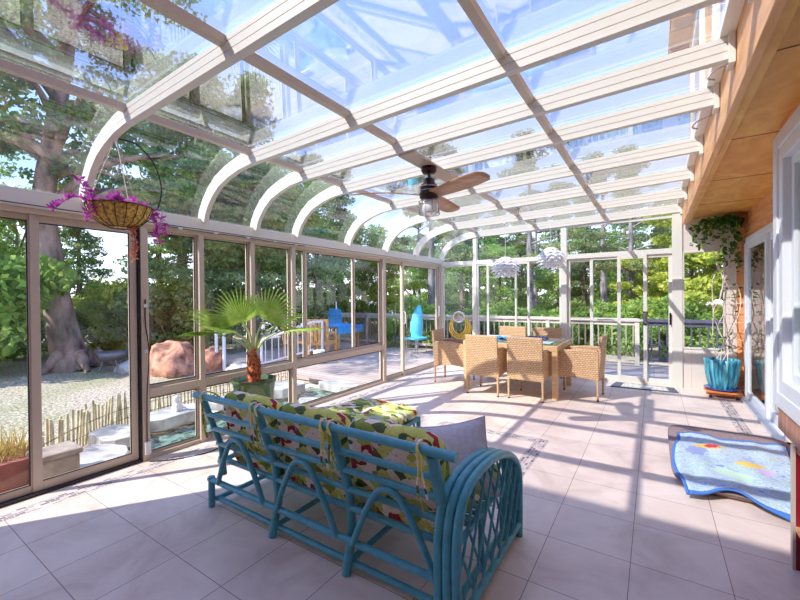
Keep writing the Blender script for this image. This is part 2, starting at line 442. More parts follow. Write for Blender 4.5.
# ------------------------------------------------------------------ ceiling
ceil = struct('ceiling', loc=(0, 0, 2.7))
def rafter(y):
    mb = MB()
    # three stacked bands with fine grooves between them, and a wider bottom flange
    for d0, d1, w in ((.0, .030, .020), (.030, .035, .015), (.035, .078, .020), (.078, .083, .015), (.083, .118, .020), (.118, .125, .024)):
        a = offset_path(curve, d0); b = offset_path(curve, d1); n = len(a)
        for sgn in (-1, 1):
            pass
        v = []
        for i in range(n):
            v += [(a[i][0], y-w, a[i][1]), (a[i][0], y+w, a[i][1]), (b[i][0], y+w, b[i][1]), (b[i][0], y-w, b[i][1])]
        f = []
        for i in range(n-1):
            o = i*4
            for k in range(4): f.append((o+k, o+(k+1) % 4, o+4+(k+1) % 4, o+4+k))
        f += [(0, 3, 2, 1), ((n-1)*4, (n-1)*4+1, (n-1)*4+2, (n-1)*4+3)]
        mb.add(v, f)
    return mb
for y in RY: obj('rafter', rafter(y), M['alu'], ceil)
for k, xp in enumerate(XP):
    for a, b in zip(RY[:-1], RY[1:]):
        z = roof_z(xp)
        obj('purlin', MB().box(xp-.024, xp+.024, a+.02, b-.02, z-.042, z+.004), M['alu_tan'], ceil)
for a, b in zip(RY[:-1], RY[1:]):
    mb = MB(); pa = offset_path(curve[:8], -.004)
    mb.add([(p[0], a+.02, p[1]) for p in pa]+[(p[0], b-.02, p[1]) for p in pa], [(i, i+1, 8+i+1, 8+i) for i in range(7)], True)
    obj('curved_pane', mb, M['curved_glass'], ceil)
    xs = [-2.945]+XP[1:]+[.36]
    for x0, x1 in zip(xs[:-1], xs[1:]):
        rp_ = MB()
        for dz in (.006, .024): rp_.add([(x0, a+.02, roof_z(x0)+dz), (x1, a+.02, roof_z(x1)+dz), (x1, b-.02, roof_z(x1)+dz), (x0, b-.02, roof_z(x0)+dz)], [(0, 1, 2, 3)])
        obj('roof_pane', rp_, M['roof_glass'], ceil, fix=False)
# header angle along the house and white end brackets
obj('header_flashing', MB().box(.30, .364, -1.7, 7.26, 2.80, 2.86), M['alu_white'], ceil)
for y in RY: obj('end_bracket', MB().box(.335, .362, y-.05, y+.05, 2.64, 2.80), M['alu_white'], ceil)
obj('fan_mounting_plate', MB().box(-1.79, -1.63, 2.715, 3.9, 2.600, 2.612), M['alu_tan'], ceil)

# ------------------------------------------------------------------ floor
fl = struct('floor', MB().box(-3.83, 1.10, -1.6, 7.33, -.12, 0), M['floor'])
for nm, b_, mm in [('mosaic_band', (-3.62, -3.50, -1.5, 7.1), 'mosY'), ('mosaic_band', (.72, .84, 2.2, 6.95), 'mosY'), ('mosaic_band', (-.98, -.86, 2.5, 3.95), 'mosY'), ('mosaic_band', (-2.02, -1.90, 2.5, 3.95), 'mosY'), ('mosaic_band', (-1.90, -.98, 3.83, 3.95), 'mosX')]:
    obj(nm, MB().box(*b_, -.01, .0012), M[mm], fl)

# ------------------------------------------------------------------ left wall
wl = struct('wall_left', loc=(XL, 2, 0))
obj('eave_beam', MB().box(-3.85, -3.715, -1.6, 7.33, 2.085, 2.21), M['alu'], wl, .004)
obj('eave_lip', MB().box(-3.84, -3.74, -1.6, 7.33, 2.045, 2.085), M['alu_tan'], wl)
obj('gasket_line', MB().box(-3.7165, -3.7125, -1.6, 7.33, 2.098, 2.104), M['gasket'], wl)
def post(y, w=.05, z0=0., z1=2.05, m='alu_tan', x=(-3.83, -3.73)):
    return obj('post', MB().box(x[0], x[1], y-w/2, y+w/2, z0, z1), M[m], wl, .003)
for y, w in ((1.60, .055), (2.115, .05), (2.70, .05), (3.285, .06), (5.215, .075), (7.22, .10), (-1.55, .08)): post(y, w)
obj('sill_rail', MB().box(-3.825, -3.735, 1.63, 5.18, .555, .625), M['alu_tan'], wl, .004)
obj('bottom_rail', MB().box(-3.825, -3.74, 1.63, 5.18, 0, .035), M['alu_tan'], wl)
def pane(parent, x0, x1, y0, y1, z0, z1, m='glass', name='glass_pane'):
    if abs(x1-x0) < abs(y1-y0): v = [(x0, y0, z0), (x0, y1, z0), (x0, y1, z1), (x0, y0, z1)]
    else: v = [(x0, y0, z0), (x1, y0, z0), (x1, y0, z1), (x0, y0, z1)]
    return obj(name, MB().add(v, [(0, 1, 2, 3)]), M[m], parent, fix=False)
def sash_y(parent, x, y0, y1, z0, z1, w=.05, t=.035, m='alu_tan', g='glass', gl=True):
    """a framed pane standing in a plane x = const"""
    for a, b in ((y0, y0+w), (y1-w, y1)): obj('stile', MB().box(x-t/2, x+t/2, a, b, z0, z1), M[m], parent, .003)
    for a, b in ((z0, z0+w*1.2), (z1-w, z1)): obj('rail', MB().box(x-t/2, x+t/2, y0+w, y1-w, a, b), M[m], parent, .003)
    if gl: pane(parent, x, x, y0+w-.005, y1-w+.005, z0+w, z1-w+.005, g)
    obj('gasket', MB().box(x+t/2-.004, x+t/2+.002, y0+w, y1-w, z0+w*1.2, z0+w*1.2+.008).box(x+t/2-.004, x+t/2+.002, y1-w-.008, y1-w, z0+w*1.2, z1-w).box(x+t/2-.004, x+t/2+.002, y0+w, y1-w, z1-w-.008, z1-w), M['gasket'], parent)
def sash_x(parent, y, x0, x1, z0, z1, w=.045, t=.035, m='alu', g='glass'):
    for a, b in ((x0, x0+w), (x1-w, x1)): obj('stile', MB().box(a, b, y-t/2, y+t/2, z0, z1), M[m], parent, .003)
    for a, b in ((z0, z0+w*1.2), (z1-w, z1)): obj('rail', MB().box(x0+w, x1-w, y-t/2, y+t/2, a, b), M[m], parent, .003)
    pane(parent, x0+w-.005, x1-w+.005, y, y, z0+w, z1-w+.005, g)
d1 = struct('door_1', loc=(XL, 0, 0))
sash_y(d1, -3.79, .865, 1.555, .02, 2.045, .055)
sash_y(d1, -3.80, .04, .90, .02, 2.045, .045)
sash_y(d1, -3.81, -1.50, .035, .02, 2.045, .06)
obj('track', MB().box(-3.84, -3.735, -1.5, 1.57, 0, .02), M['gasket'], d1)
obj('jamb_gasket', MB().box(-3.80, -3.742, 1.558, 1.570, .02, 2.04), M['black'], d1)
w1 = struct('window_1', loc=(XL, 2.4, 0))
for a, b in ((1.63, 2.09), (2.14, 2.675), (2.725, 3.255)):
    sash_y(w1, -3.79, a, b, .625, 2.045, .022, .03)
w2 = struct('window_2', loc=(XL, 2.4, 0))
for a, b in ((1.63, 2.09), (2.14, 2.675), (2.725, 3.255), (3.315, 5.177)):
    sash_y(w2, -3.79, a, b, .035, .555, .02, .03)
w3 = struct('window_3', loc=(XL, 4.2, 0))
sash_y(w3, -3.79, 3.315, 3.50, .625, 2.045, .022, .03)
sash_y(w3, -3.785, 3.50, 4.50, .625, 2.045, .035, .03)
sash_y(w3, -3.80, 4.46, 5.177, .625, 2.045, .035, .03, g='dark_glass')
obj('latch', MB().box(-3.77, -3.755, 4.475, 4.49, 1.25, 1.34), M['white'], w3)
d2 = struct('door_2', loc=(XL, 6.2, 0))
sash_y(d2, -3.80, 5.255, 5.86, .02, 2.045, .05)
sash_y(d2, -3.775, 5.80, 7.165, .02, 2.045, .06)
def handle_y(x, y, z, parent, m='white'):
    obj('handle', MB().tube([(x, y, z-.12), (x+.04, y, z-.09), (x+.04, y, z+.09), (x, y, z+.12)], .011, 8), M[m], parent)
handle_y(-3.756, 5.83, 1.05, d2); handle_y(-3.756, 7.13, 1.12, d2)
obj('track', MB().box(-3.84, -3.735, 5.25, 7.17, 0, .02), M['alu_tan'], d2)

# ------------------------------------------------------------------ rear wall
wr = struct('wall_rear', loc=(-1.6, YR, 0))
Y0, Y1 = YR-.035, YR+.045
obj('transom_bar', MB().box(-3.72, .365, Y0+.004, Y1-.004, 2.055, 2.135), M['alu'], wr, .004)
for x0, x1, z1 in ((-3.775, -3.69, 2.20), (-3.01, -2.935, 2.60), (-1.365, -1.27, 2.62), (.235, .365, 2.66)):
    obj('post', MB().box(x0, x1, Y0, Y1, 0, z1), M['alu'], wr, .004)
obj('floor_rail', MB().box(-3.69, .235, Y0, Y1, 0, .05), M['alu'], wr)
obj('lower_panel', MB().box(.365, .99, YR-.015, YR+.045, 0, .60), M['panel'], wr)
obj('panel_seam', MB().box(.47, .474, YR-.017, YR-.012, 0, .60), M['alu_tan'], wr)
obj('upper_panel', MB().box(.365, .99, YR-.015, YR+.045, 2.07, 2.56), M['panel'], wr)
obj('side_panel', MB().box(.865, .99, YR-.015, YR+.045, .60, 2.07), M['panel'], wr)
obj('corner_board', MB().box(.99, 1.085, YR-.035, YR+.045, 0, 2.56), M['siding'], wr)
w4 = struct('window_4', loc=(-3.3, YR, 0))
sash_x(w4, YR, -3.69, -3.01, .05, 2.055, .025)
w5 = struct('window_5', loc=(-2.1, YR, 0))
sash_x(w5, YR, -2.935, -2.70, .05, 2.055, .03)
sash_x(w5, YR-.01, -2.73, -1.91, .05, 2.055, .04)
sash_x(w5, YR+.02, -2.19, -1.365, .05, 2.055, .035)
d4 = struct('door_4', loc=(-.5, YR, 0))
sash_x(d4, YR+.030, -1.27, -.86, .05, 2.055, .05, g='dark_glass')
sash_x(d4, YR+.012, -.90, -.46, .05, 2.055, .04)
sash_x(d4, YR-.016, -.50, -.09, .05, 2.055, .05)
sash_x(d4, YR+.015, -.13, .235, .05, 2.055, .045)
obj('handle', MB().box(-.145, -.085, YR-.05, YR-.034, .95, 1.16), M['black'], d4)
obj('handle_grip', MB().box(-.135, -.095, YR-.075, YR-.05, .97, 1.14), M['chrome'], d4, .004)
obj('strike', MB().box(.20, .225, YR-.05, YR-.03, .96, 1.14), M['bronze'], d4)
obj('outside_rail_strip', MB().box(-1.22, -.10, YR-.034, YR-.026, 1.0, 1.03), M['alu'], d4)  # added strip standing in for the outside railing seen through the glass
w6 = struct('window_6', loc=(.6, YR, 0))
sash_x(w6, YR, .365, .865, .60, 2.07, .022, .05, 'panel')
w7 = struct('window_7', loc=(-1.6, YR, 2.1))
def transom(x0, x1):
    # clear pane following the roof line
    pts = [(x, z) for x, z in offset_path(curve, .10) if x0 < x < x1]
    top = [(x0, None)]+pts+[(x1, None)]
    def zt(x):
        q = offset_path(curve, .10)
        for a, b in zip(q[:-1], q[1:]):
            if a[0] <= x <= b[0]: return a[1]+(b[1]-a[1])*(x-a[0])/(b[0]-a[0]+1e-9)
        return 2.16 if x < -3.6 else 2.68
    xs = [x0]+[p[0] for p in pts]+[x1]
    v = [(x, YR, 2.135) for x in xs]+[(x, YR, max(zt(x), 2.136)) for x in xs]; n = len(xs)
    obj('glass_pane', MB().add(v, [(i, i+1, n+i+1, n+i) for i in range(n-1)]), M['glass'], w7, fix=False)
for a, b in ((-3.68, -3.01), (-2.935, -1.365), (-1.27, .235)): transom(a, b)
obj('head_rail', MB().box(-2.94, .30, Y0+.01, Y1-.01, 2.60, 2.64), M['alu'], w7)

# back wall of the house wing behind the camera (casts the shade over the near floor)
wb = struct('wall_back', MB().box(-5.0, 5.0, -1.95, -1.72, -.3, 5.17), M['siding'])

# ------------------------------------------------------------------ house wall on the right
wh = struct('wall_right', MB().box(1.085, 1.25, 7.0, 7.33, 0, 2.56).box(1.085, 1.25, 5.0, 7.0, 2.17, 2.56).box(1.085, 1.25, -1.7, 3.7, 0, 2.56).box(1.085, 1.25, 3.7, 5.0, 0, 2.56), M['siding'])
bx = bpy.data.objects.new
for z in [i*.19 for i in range(1, 13)]:
    obj('siding_groove', MB().box(1.079, 1.086, 7.005, 7.24, z, z+.008), M['siding_dark'], wh)
d3 = struct('door_3', loc=(XH, 6, 0))
obj('casing', MB().box(1.03, 1.10, 6.90, 7.00, 0, 2.17).box(1.03, 1.10, 5.0, 7.0, 2.10, 2.17).box(1.03, 1.10, 5.0, 5.06, 0, 2.1), M['white'], d3, .005)
obj('threshold', MB().box(.97, 1.10, 5.0, 6.95, 0, .035), M['white'], d3, .005)
sash_y(d3, 1.06, 5.80, 6.90, .035, 2.10, .075, .04, 'white', 'door_glass')
sash_y(d3, 1.09, 5.06, 5.86, .035, 2.10, .09, .04, 'white', 'door_glass')
for z in (.95, 1.06, 1.17): obj('hinge', MB().box(1.025, 1.04, 6.05, 6.075, z, z+.05), M['chrome'], d3)
obj('vertical_blind', MB().extr([(1.20+(.03 if i % 2 else 0), 5.1+i*.06) for i in range(30)]+[(1.26, 6.84), (1.26, 5.1)], 'Z', .06, 2.05), M['curtain'], d3, fix=True)
obj('room_back', MB().box(2.6, 2.65, 4.6, 7.4, 0, 2.5).box(1.25, 2.6, 7.35, 7.4, 0, 2.5).box(1.25, 2.65, 4.6, 7.4, -.05, 0).box(1.25, 2.65, 4.6, 7.4, 2.5, 2.55), M['interior'], d3)

# soffit and beam
cs = struct('trim_1', MB().box(.455, 1.25, -1.7, 7.33, 2.56, 2.60), M['ply'], label='orange plywood soffit along the house side of the roof')
for y in (1.25, 2.49, 3.73, 4.97, 6.2): obj('seam', MB().box(.456, 1.08, y, y+.008, 2.557, 2.562), M['siding_dark'], cs)
tb = struct('trim_2', loc=(.4, 2.8, 2.7), label='long fir beam carrying the glass roof at the house side')
obj('outer_board', MB().box(.366, .405, -1.7, 7.2, 2.47, 2.98), M['fir'], tb, .004)
obj('inner_beam', MB().box(.405, .455, -1.7, 7.2, 2.485, 2.98), M['ply'], tb, .003)
# upper storey
ws = struct('wall_upper', MB().box(.46, .60, -1.7, 7.33, 2.62, 5.3), M['orangewall'])
for i, y in enumerate((.6, 2.9, 5.2)):
    w = struct('window_%d' % (8+i), loc=(.46, y, 3.3))
    sash_y(w, .44, y, y+1.3, 3.35, 4.6, .08, .05, 'white')
er = struct('trim_3', MB().box(.20, .7, -1.6, 7.6, 5.25, 5.36), M['siding'], label='overhanging timber eave of the upper storey')
for i in range(14): obj('rafter_tail', MB().box(.22, .46, -1.5+i*.68, -1.44+i*.68, 5.13, 5.25), M['siding_dark'], er)

# box-bay window hanging from the house wall
bay = struct('window_11', loc=(.9, 2.2, 1.4))
BX = .72
obj('bay_bottom_board', MB().box(BX, 1.085, -1.2, 3.68, .49, .675), M['redwood'], bay)
obj('bay_upper_siding', MB().box(BX, 1.085, -1.2, 3.62, 2.46, 2.56), M['siding'], bay)
obj('bay_cheek', MB().box(BX+.02, 1.085, 3.62, 3.68, .665, 2.46), M['white'], bay)
def yz_frame(mb, x0, x1, y0, y1, z0, z1, w):
    mb.box(x0, x1, y0, y0+w, z0, z1).box(x0, x1, y1-w, y1, z0, z1).box(x0, x1, y0+w, y1-w, z0, z0+w).box(x0, x1, y0+w, y1-w, z1-w, z1); return mb
for ya, yb in ((1.32, 3.70), (-1.2, 1.30)):
    obj('outer_casing', yz_frame(MB(), BX-.022, BX+.01, ya, yb, .655, 2.50, .10), M['white'], bay, .006)
    obj('inner_casing', yz_frame(MB(), BX-.012, BX+.05, ya+.10, yb-.10, .755, 2.40, .09), M['white'], bay, .006)
    obj('window_sash', yz_frame(MB(), BX+.03, BX+.07, ya+.19, yb-.19, .845, 2.31, .06), M['white'], bay, .004)
    pane(bay, BX+.05, BX+.05, ya+.24, yb-.24, .9, 2.26)
obj('bay_blind', MB().box(1.03, 1.05, -1.1, 3.6, .7, 2.44), M['curtain'], bay)
# upper siding boards above the bay
wu = obj('siding_boards', MB().box(.765, .80, -1.2, 3.66, 2.50, 2.56), M['siding'], bay)

# ------------------------------------------------------------------ sofa
def arc_pts(pts, k=8):
    """Catmull-Rom through the points"""
    P = [Vector(p) for p in pts]; P = [P[0]*2-P[1]]+P+[P[-1]*2-P[-2]]; out = []
    for i in range(1, len(P)-2):
        for j in range(k):
            t = j/k; a, b, c, d = P[i-1:i+3]
            out.append(.5*((2*b)+(-a+c)*t+(2*a-5*b+4*c-d)*t*t+(-a+3*b-3*c+d)*t**3))
    out.append(P[-2]); return out
sofa = thing('rattan_sofa', 'long teal bamboo sofa seen from behind, with slatted back and arched braces', 'sofa', (-1.6, 1.85, 0))
SX0, SX1 = -2.46, -.765
def back_y(z):
    t = [(0, 1.485), (.2, 1.535), (.42, 1.515), (.68, 1.425), (.79, 1.385)]
    for (a, ya), (b, yb) in zip(t[:-1], t[1:]):
        if z <= b: return ya+(yb-ya)*(z-a)/(b-a)
    return 1.385
def bpost(x, z0=0):
    return [(x, back_y(z), z) for z in ((z0, .1, .2, .3, .42, .55, .68, .77) if z0 == 0 else (z0, .3, .42, .55, .68, .77))]
obj('top_rail', MB().tube([(SX0-.06, 1.375, .79), (SX1+.12, 1.375, .79)], .021, 14), M['teal'], sofa)
for z in (.66, .555, .44, .335): obj('back_slat', MB().tube([(SX0-.02, back_y(z)-.004, z), (SX1+.02, back_y(z)-.004, z)], .0165, 12), M['teal'], sofa)
for x in (-1.90, -1.32): obj('back_post', MB().tube(arc_pts(bpost(x), 3), .024, 12), M['teal'], sofa)
obj('back_post', MB().tube(arc_pts([(SX0+.0, back_y(z), z) for z in (.22, .33, .42, .55, .68, .77)], 3), .02, 12), M['teal'], sofa)
obj('back_post', MB().tube(arc_pts([(SX1, back_y(z), z) for z in (.22, .33, .42, .55, .68, .77)], 3), .026, 12), M['teal'], sofa)
obj('rear_stretcher', MB().tube([(-2.555, 1.485, .185), (SX1+.06, 1.485, .185)], .019, 12), M['teal'], sofa)
obj('floor_runner', MB().tube([(-2.51, 1.52, .05), (SX1+.06, 1.52, .05)], .017, 12), M['teal'], sofa)
obj('leg', MB().tube([(-2.53, 1.485, 0), (-2.53, 1.485, .205)], .022, 12), M['teal'], sofa)
for x in (-2.50, -1.90, -1.32, -.74):
    obj('side_runner', MB().tube([(x, 1.5, .055), (x, 2.22, .055)], .017, 10), M['teal'], sofa)
    obj('leg', MB().tube([(x, 2.2, 0), (x, 2.2, .34)], .021, 10), M['teal'], sofa)
    obj('seat_support', MB().tube([(x, 1.86, .055), (x, 1.86, .33)], .016, 10), M['teal'], sofa)
    obj('seat_bearer', MB().tube([(x, 1.52, .30), (x, 2.24, .335)], .017, 10), M['teal'], sofa)
obj('front_rail', MB().tube([(-2.52, 2.23, .335), (-.72, 2.23, .335)], .021, 12), M['teal'], sofa)
for k in range(10): obj('seat_slat', MB().box(-2.5, -.74, 1.68+k*.054, 1.71+k*.054, .335, .345), M['teal'], sofa)
for xc in (-2.20, -1.61, -1.03):
    h = .52; w = .235
    p = [(xc-w, .185), (xc-w*.72, .33), (xc-w*.42, .455), (xc-.04, .52), (xc+.04, .52), (xc+w*.42, .455), (xc+w*.72, .33), (xc+w, .185)]
    obj('arched_brace', MB().tube(arc_pts([(x, 1.475-(z-.185)*.06, z) for x, z in p], 5), .0165, 12), M['teal'], sofa)
# arm at the right end: three parallel poles bent over, with lattice
armp = [(1.425, 0.0), (1.42, .25), (1.425, .42), (1.47, .54), (1.56, .60), (1.72, .62), (1.92, .60), (2.10, .545), (2.23, .46), (2.285, .36), (2.29, .2), (2.285, 0.0)]
for k, x in enumerate((-.755, -.713, -.671)):
    obj('arm_pole', MB().tube(arc_pts([(x, a, b) for a, b in armp], 5), .0205, 14), M['teal'], sofa)
obj('arm_bottom_rail', MB().tube([(-.671, 1.42, .075), (-.671, 2.285, .075)], .017, 12), M['teal'], sofa)
def arm_top(y):
    for (a, za), (b, zb) in zip(armp[2:-2], armp[3:-1]):
        if a <= y <= b: return za+(zb-za)*(y-a)/(b-a+1e-6)
    return .4
lat = MB()
for s in (-1, 1):
    for k in range(-3, 9):
        y0 = 1.44+k*.115
        a = None; b = None
        zs = np.linspace(.08, .62, 60); seg = []
        for z in zs:
            y = y0+(s*.30*(z-.08)/.54 if s > 0 else .30-.30*(z-.08)/.54)
            if 1.44 < y < 2.27 and z < arm_top(y)-.01: seg.append((y, z))
        if len(seg) > 6:
            lat.tube([(-.671+s*.007, seg[0][0], seg[0][1]), (-.671+s*.007, seg[-1][0], seg[-1][1])], .0065, 7)
obj('arm_lattice', lat, M['teal'], sofa)
# left end has a low corner without an arm

def cushion(name, c, sx, sy, sz, m, rot=(0, 0, 0), tuft=(0, 0), label='', cat='cushion', group=None, e=.35, p=2.6, flat=1.0):
    """soft superellipsoid cushion with tufts"""
    mb = MB(); nu, nv = 44, 22
    mtx = Matrix.Rotation(rot[2], 4, 'Z') @ Matrix.Rotation(rot[1], 4, 'Y') @ Matrix.Rotation(rot[0], 4, 'X')
    def sg(v, e): return math.copysign(abs(v)**e, v)
    def fn(u, v):
        a = u*2*PI; b = (v-.5)*PI
        cb = sg(math.cos(b), .42); x = sx/2*cb*sg(math.cos(a), e); y = sy/2*cb*sg(math.sin(a), e); z = sz/2*sg(math.sin(b), .8)
        if tuft[0]:
            q = 1.
            for i in range(tuft[0]):
                for j in range(tuft[1]):
                    tx = sx*((i+.5)/tuft[0]-.5); ty = sy*((j+.5)/tuft[1]-.5)
                    q -= .55*math.exp(-((x-tx)**2+(y-ty)**2)/(2*.045**2))
            z *= q
        return mtx @ Vector((x, y, z)) + Vector(c)
    mb.grid(fn, nu, nv)
    o = obj(name, mb, m, None, loc=c); 
    return tag(o, label, cat, group)
bt = R(68)
for i, (xc, nm) in enumerate(((-2.16, 'left end of the teal sofa'), (-1.61, 'middle of the teal sofa'), (-1.06, 'armrest end of the teal sofa'))):
    c = cushion('back_cushion', (xc, 1.585, .535), .57, .55, .14, M['floral'], (R(102), 0, 0), (2, 2), 'tropical leaf print back cushion tied at the '+nm, 'cushion', 'back cushions of the teal sofa')
    # fabric ties knotted round the top rail
    for dx in (-.25, .25):
        x = xc+dx
        t = MB().tube(arc_pts([(x, 1.50, .74), (x, 1.44, .80), (x-.004, 1.375, .822), (x, 1.348, .795), (x+.01, 1.352, .74), (x-.012, 1.37, .62), (x+.015, 1.38, .53)], 4), .006, 6)
        t.tube(arc_pts([(x, 1.348, .80), (x+.03, 1.34, .76), (x+.022, 1.35, .70), (x+.04, 1.36, .60)], 4), .005, 6)
        obj('tie', t, M['floral'], c)
for i, (xc, nm) in enumerate(((-2.20, 'left end of the teal sofa'), (-1.61, 'middle of the teal sofa'), (-1.02, 'armrest end of the teal sofa'))):
    cushion('seat_cushion', (xc, 1.955, .405), .58, .56, .12, M['floral'], (0, 0, 0), (2, 2), 'tropical leaf print seat cushion at the '+nm, 'cushion', 'seat cushions of the teal sofa')
def pillow_mesh(c, w, h, t, rot):
    mtx = Matrix.Rotation(rot[2], 4, 'Z') @ Matrix.Rotation(rot[0], 4, 'X') @ Matrix.Rotation(rot[1], 4, 'Z')
    mb = MB()
    for sg_ in (1, -1):
        def fn(u, v):
            a, b = 2*u-1, 2*v-1
            x = a*w/2*(1-.10*(1-b*b)*abs(a)); y = b*h/2*(1-.10*(1-a*a)*abs(b))
            z = sg_*t/2*max(0, (1-abs(a)**2.6)*(1-abs(b)**2.6))**.6
            return mtx @ Vector((x, y, z))+Vector(c)
        mb.grid(fn, 18, 18)
    return mb
tp_ = thing('throw_pillow', 'plain grey throw pillow leaning inside the lattice arm of the sofa', 'pillow', (-.91, 1.90, .535))
obj('pillow_cover', pillow_mesh((-.91, 1.90, .535), .42, .40, .15, (R(68), R(13), R(16))), M['grey_fabric'], tp_)
obj('piping', MB().tube([tuple(Matrix.Rotation(R(16), 4, 'Z') @ Matrix.Rotation(R(68), 4, 'X') @ Matrix.Rotation(R(13), 4, 'Z') @ Vector((a*.21*(1-.10*(1-b*b)*abs(a)), b*.20*(1-.10*(1-a*a)*abs(b)), 0))+Vector((-.91, 1.90, .535))) for a, b in [(-1+2*k/12, -1) for k in range(12)]+[(1, -1+2*k/12) for k in range(12)]+[(1-2*k/12, 1) for k in range(12)]+[(-1, 1-2*k/12) for k in range(12)]], .004, 6, closed=True), M['grey_fabric'], tp_)

# ottoman
ot = thing('rattan_ottoman', 'low teal slatted ottoman standing in front of the teal sofa', 'ottoman', (-2.02, 2.62, 0))
OX0, OX1, OY0, OY1 = -2.34, -1.70, 2.34, 2.86
for x in (OX0, OX1):
    for y in (OY0, OY1): obj('leg', MB().tube([(x, y, 0), (x, y, .385)], .019, 10), M['teal'], ot)
    obj('side_rail', MB().tube([(x, OY0, .365), (x, OY1, .365)], .018, 10), M['teal'], ot)
    obj('low_rail', MB().tube([(x, OY0, .07), (x, OY1, .07)], .014, 10), M['teal'], ot)
    for k in range(1, 7): obj('spindle', MB().tube([(x, OY0+k*.0745, .07), (x, OY0+k*.0745, .36)], .009, 8), M['teal'], ot)
for y in (OY0, OY1):
    obj('end_rail', MB().tube([(OX0, y, .365), (OX1, y, .365)], .018, 10), M['teal'], ot)
obj('slat_deck', MB().box(OX0, OX1, OY0, OY1, .365, .378), M['teal'], ot)
cushion('ottoman_cushion', (-2.02, 2.6, .432), .70, .60, .12, M['floral'], (0, 0, 0), (3, 2), 'tufted tropical leaf print cushion on the ottoman', 'cushion')

# ------------------------------------------------------------------ potted palm
palm = thing('potted_palm', 'fan palm with fibrous trunk in a dark green glazed pot by the left windows', 'plant', (-3.43, 2.48, 0))
PX, PY = -3.43, 2.48
obj('pot', MB().lathe([(.13, 0), (.15, .02), (.165, .10), (.19, .40), (.205, .56), (.215, .565), (.215, .60), (.198, .60), (.192, .55), (.001, .545)], (PX, PY, 0), 40), M['pot_green'], palm)
obj('soil', MB().lathe([(.193, .552), (.1, .568), (.001, .575)], (PX, PY, 0), 24), M['soil'], palm)
tr = MB(); tr.lathe([(.055, .55), (.062, .60), (.055, .66), (.062, .70), (.054, .76), (.05, .80), (.038, .84), (.03, .9)], (PX, PY, 0), 14)
for i in range(70):
    a = random.uniform(0, 2*PI); z = random.uniform(.57, .83)
    p = Vector((PX+.05*math.cos(a), PY+.05*math.sin(a), z)); q = p+Vector((math.cos(a)*.022, math.sin(a)*.022, .045))
    tr.tube([p, q], [.010, .003], 4)
obj('trunk', tr, M['palmtrunk'], palm)
def keep_inside(mb):
    # leaves bend along the window glass instead of passing through it
    out = []
    for p in mb.v:
        x, y, z = p
        if x < -3.69: k = (3.69/-x)*(1-.004*random.random()); x, y, z = x*k, y*k, 1.42+(z-1.42)*k
        out.append((x, y, z))
    mb.v = out; return mb
def fan_leaf(hub, d, up, L, n=22, spread=150):
    mb = MB(); d = d.normalized(); side = d.cross(up).normalized(); nn = side.cross(d).normalized()
    for k in range(n):
        a = R(-spread/2+spread*k/(n-1)); ln = L*(.72+.28*math.cos(a*.9))*random.uniform(.9, 1.06)
        u = d*math.cos(a)+side*math.sin(a); w = u.cross(nn).normalized(); sag = -.10*ln
        p0 = hub; b1 = hub+u*ln*.45+Vector((0, 0, sag*.1)); b2 = hub+u*ln*.8+Vector((0, 0, sag*.45)); p3 = hub+u*ln+Vector((0, 0, sag*1.3))
        wd = L*.030; fold = nn*wd*.55
        v = [p0, b1-w*wd, b1-fold, b1+w*wd, b2-w*wd*.5, b2-fold*.5, b2+w*wd*.5, p3]
        mb.add(v, [(0, 1, 2), (0, 2, 3), (1, 4, 5, 2), (2, 5, 6, 3), (4, 7, 5), (5, 7, 6)])
    return keep_inside(mb)
side_v = Vector((math.cos(yw), math.sin(yw), 0)); fwd = Vector((-math.sin(yw), math.cos(yw), 0))
fronds = [  # lateral, depth offsets of the hub, height, leaf direction (lateral, depth, up), size
    (-.31, .02, 1.12, (-.8, .1, .6), .44), (-.09, -.10, 1.19, (-.55, -.2, .85), .42), (.10, .05, 1.20, (.6, .0, .85), .42),
    (.33, -.02, 1.10, (1, 0, .08), .44), (-.40, .10, 1.06, (-1, .4, .08), .42), (-.16, .22, 1.15, (-.3, .8, .8), .38),
    (.20, .20, 1.14, (.8, .5, .4), .38), (-.14, -.2, 1.08, (-.9, -.4, .3), .38)]
for lx, dy, hz, dd, L in fronds:
    hub = Vector((PX, PY, hz))+side_v*lx+fwd*dy*.5
    d = side_v*dd[0]+fwd*dd[1]*.6+Vector((0, 0, dd[2]))
    mid = Vector((PX, PY, .84+.6*(hz-.84)))+side_v*lx*.35+fwd*dy*.15
    fr = obj('frond', fan_leaf(hub, d, Vector((0, 0, 1)) if abs(d.normalized().z) < .8 else fwd, L), M['frond'], palm, fix=False)
    obj('petiole', keep_inside(MB().tube(arc_pts([(PX, PY, .82), mid, hub], 5), [.012]*5+[.009]*5+[.007], 7)), M['petiole'], fr)

# ------------------------------------------------------------------ dining set
tb_ = thing('dining_table', 'rectangular honey-coloured wicker dining table with glass top and square legs', 'table', (-1.78, 6.07, 0))
TX0, TX1, TY0, TY1 = -2.47, -1.09, 5.52, 6.62
obj('table_frame', MB().box(TX0, TX1, TY0, TY0+.09, .66, .735).box(TX0, TX1, TY1-.09, TY1, .66, .735).box(TX0, TX0+.09, TY0+.09, TY1-.09, .66, .735).box(TX1-.09, TX1, TY0+.09, TY1-.09, .66, .735), M['tablewood'], tb_, .006)
for x in (TX0+.005, TX1-.075):
    for y in (TY0+.005, TY1-.075): obj('leg', MB().box(x, x+.07, y, y+.07, 0, .665), M['tablewood'], tb_, .004)
obj('table_top', MB().box(TX0+.08, TX1-.08, TY0+.08, TY1-.08, .722, .732), M['tablecloth'], tb_)
obj('glass_top', MB().box(TX0+.01, TX1-.01, TY0+.01, TY1-.01, .7355, .742), M['glass'], tb_)
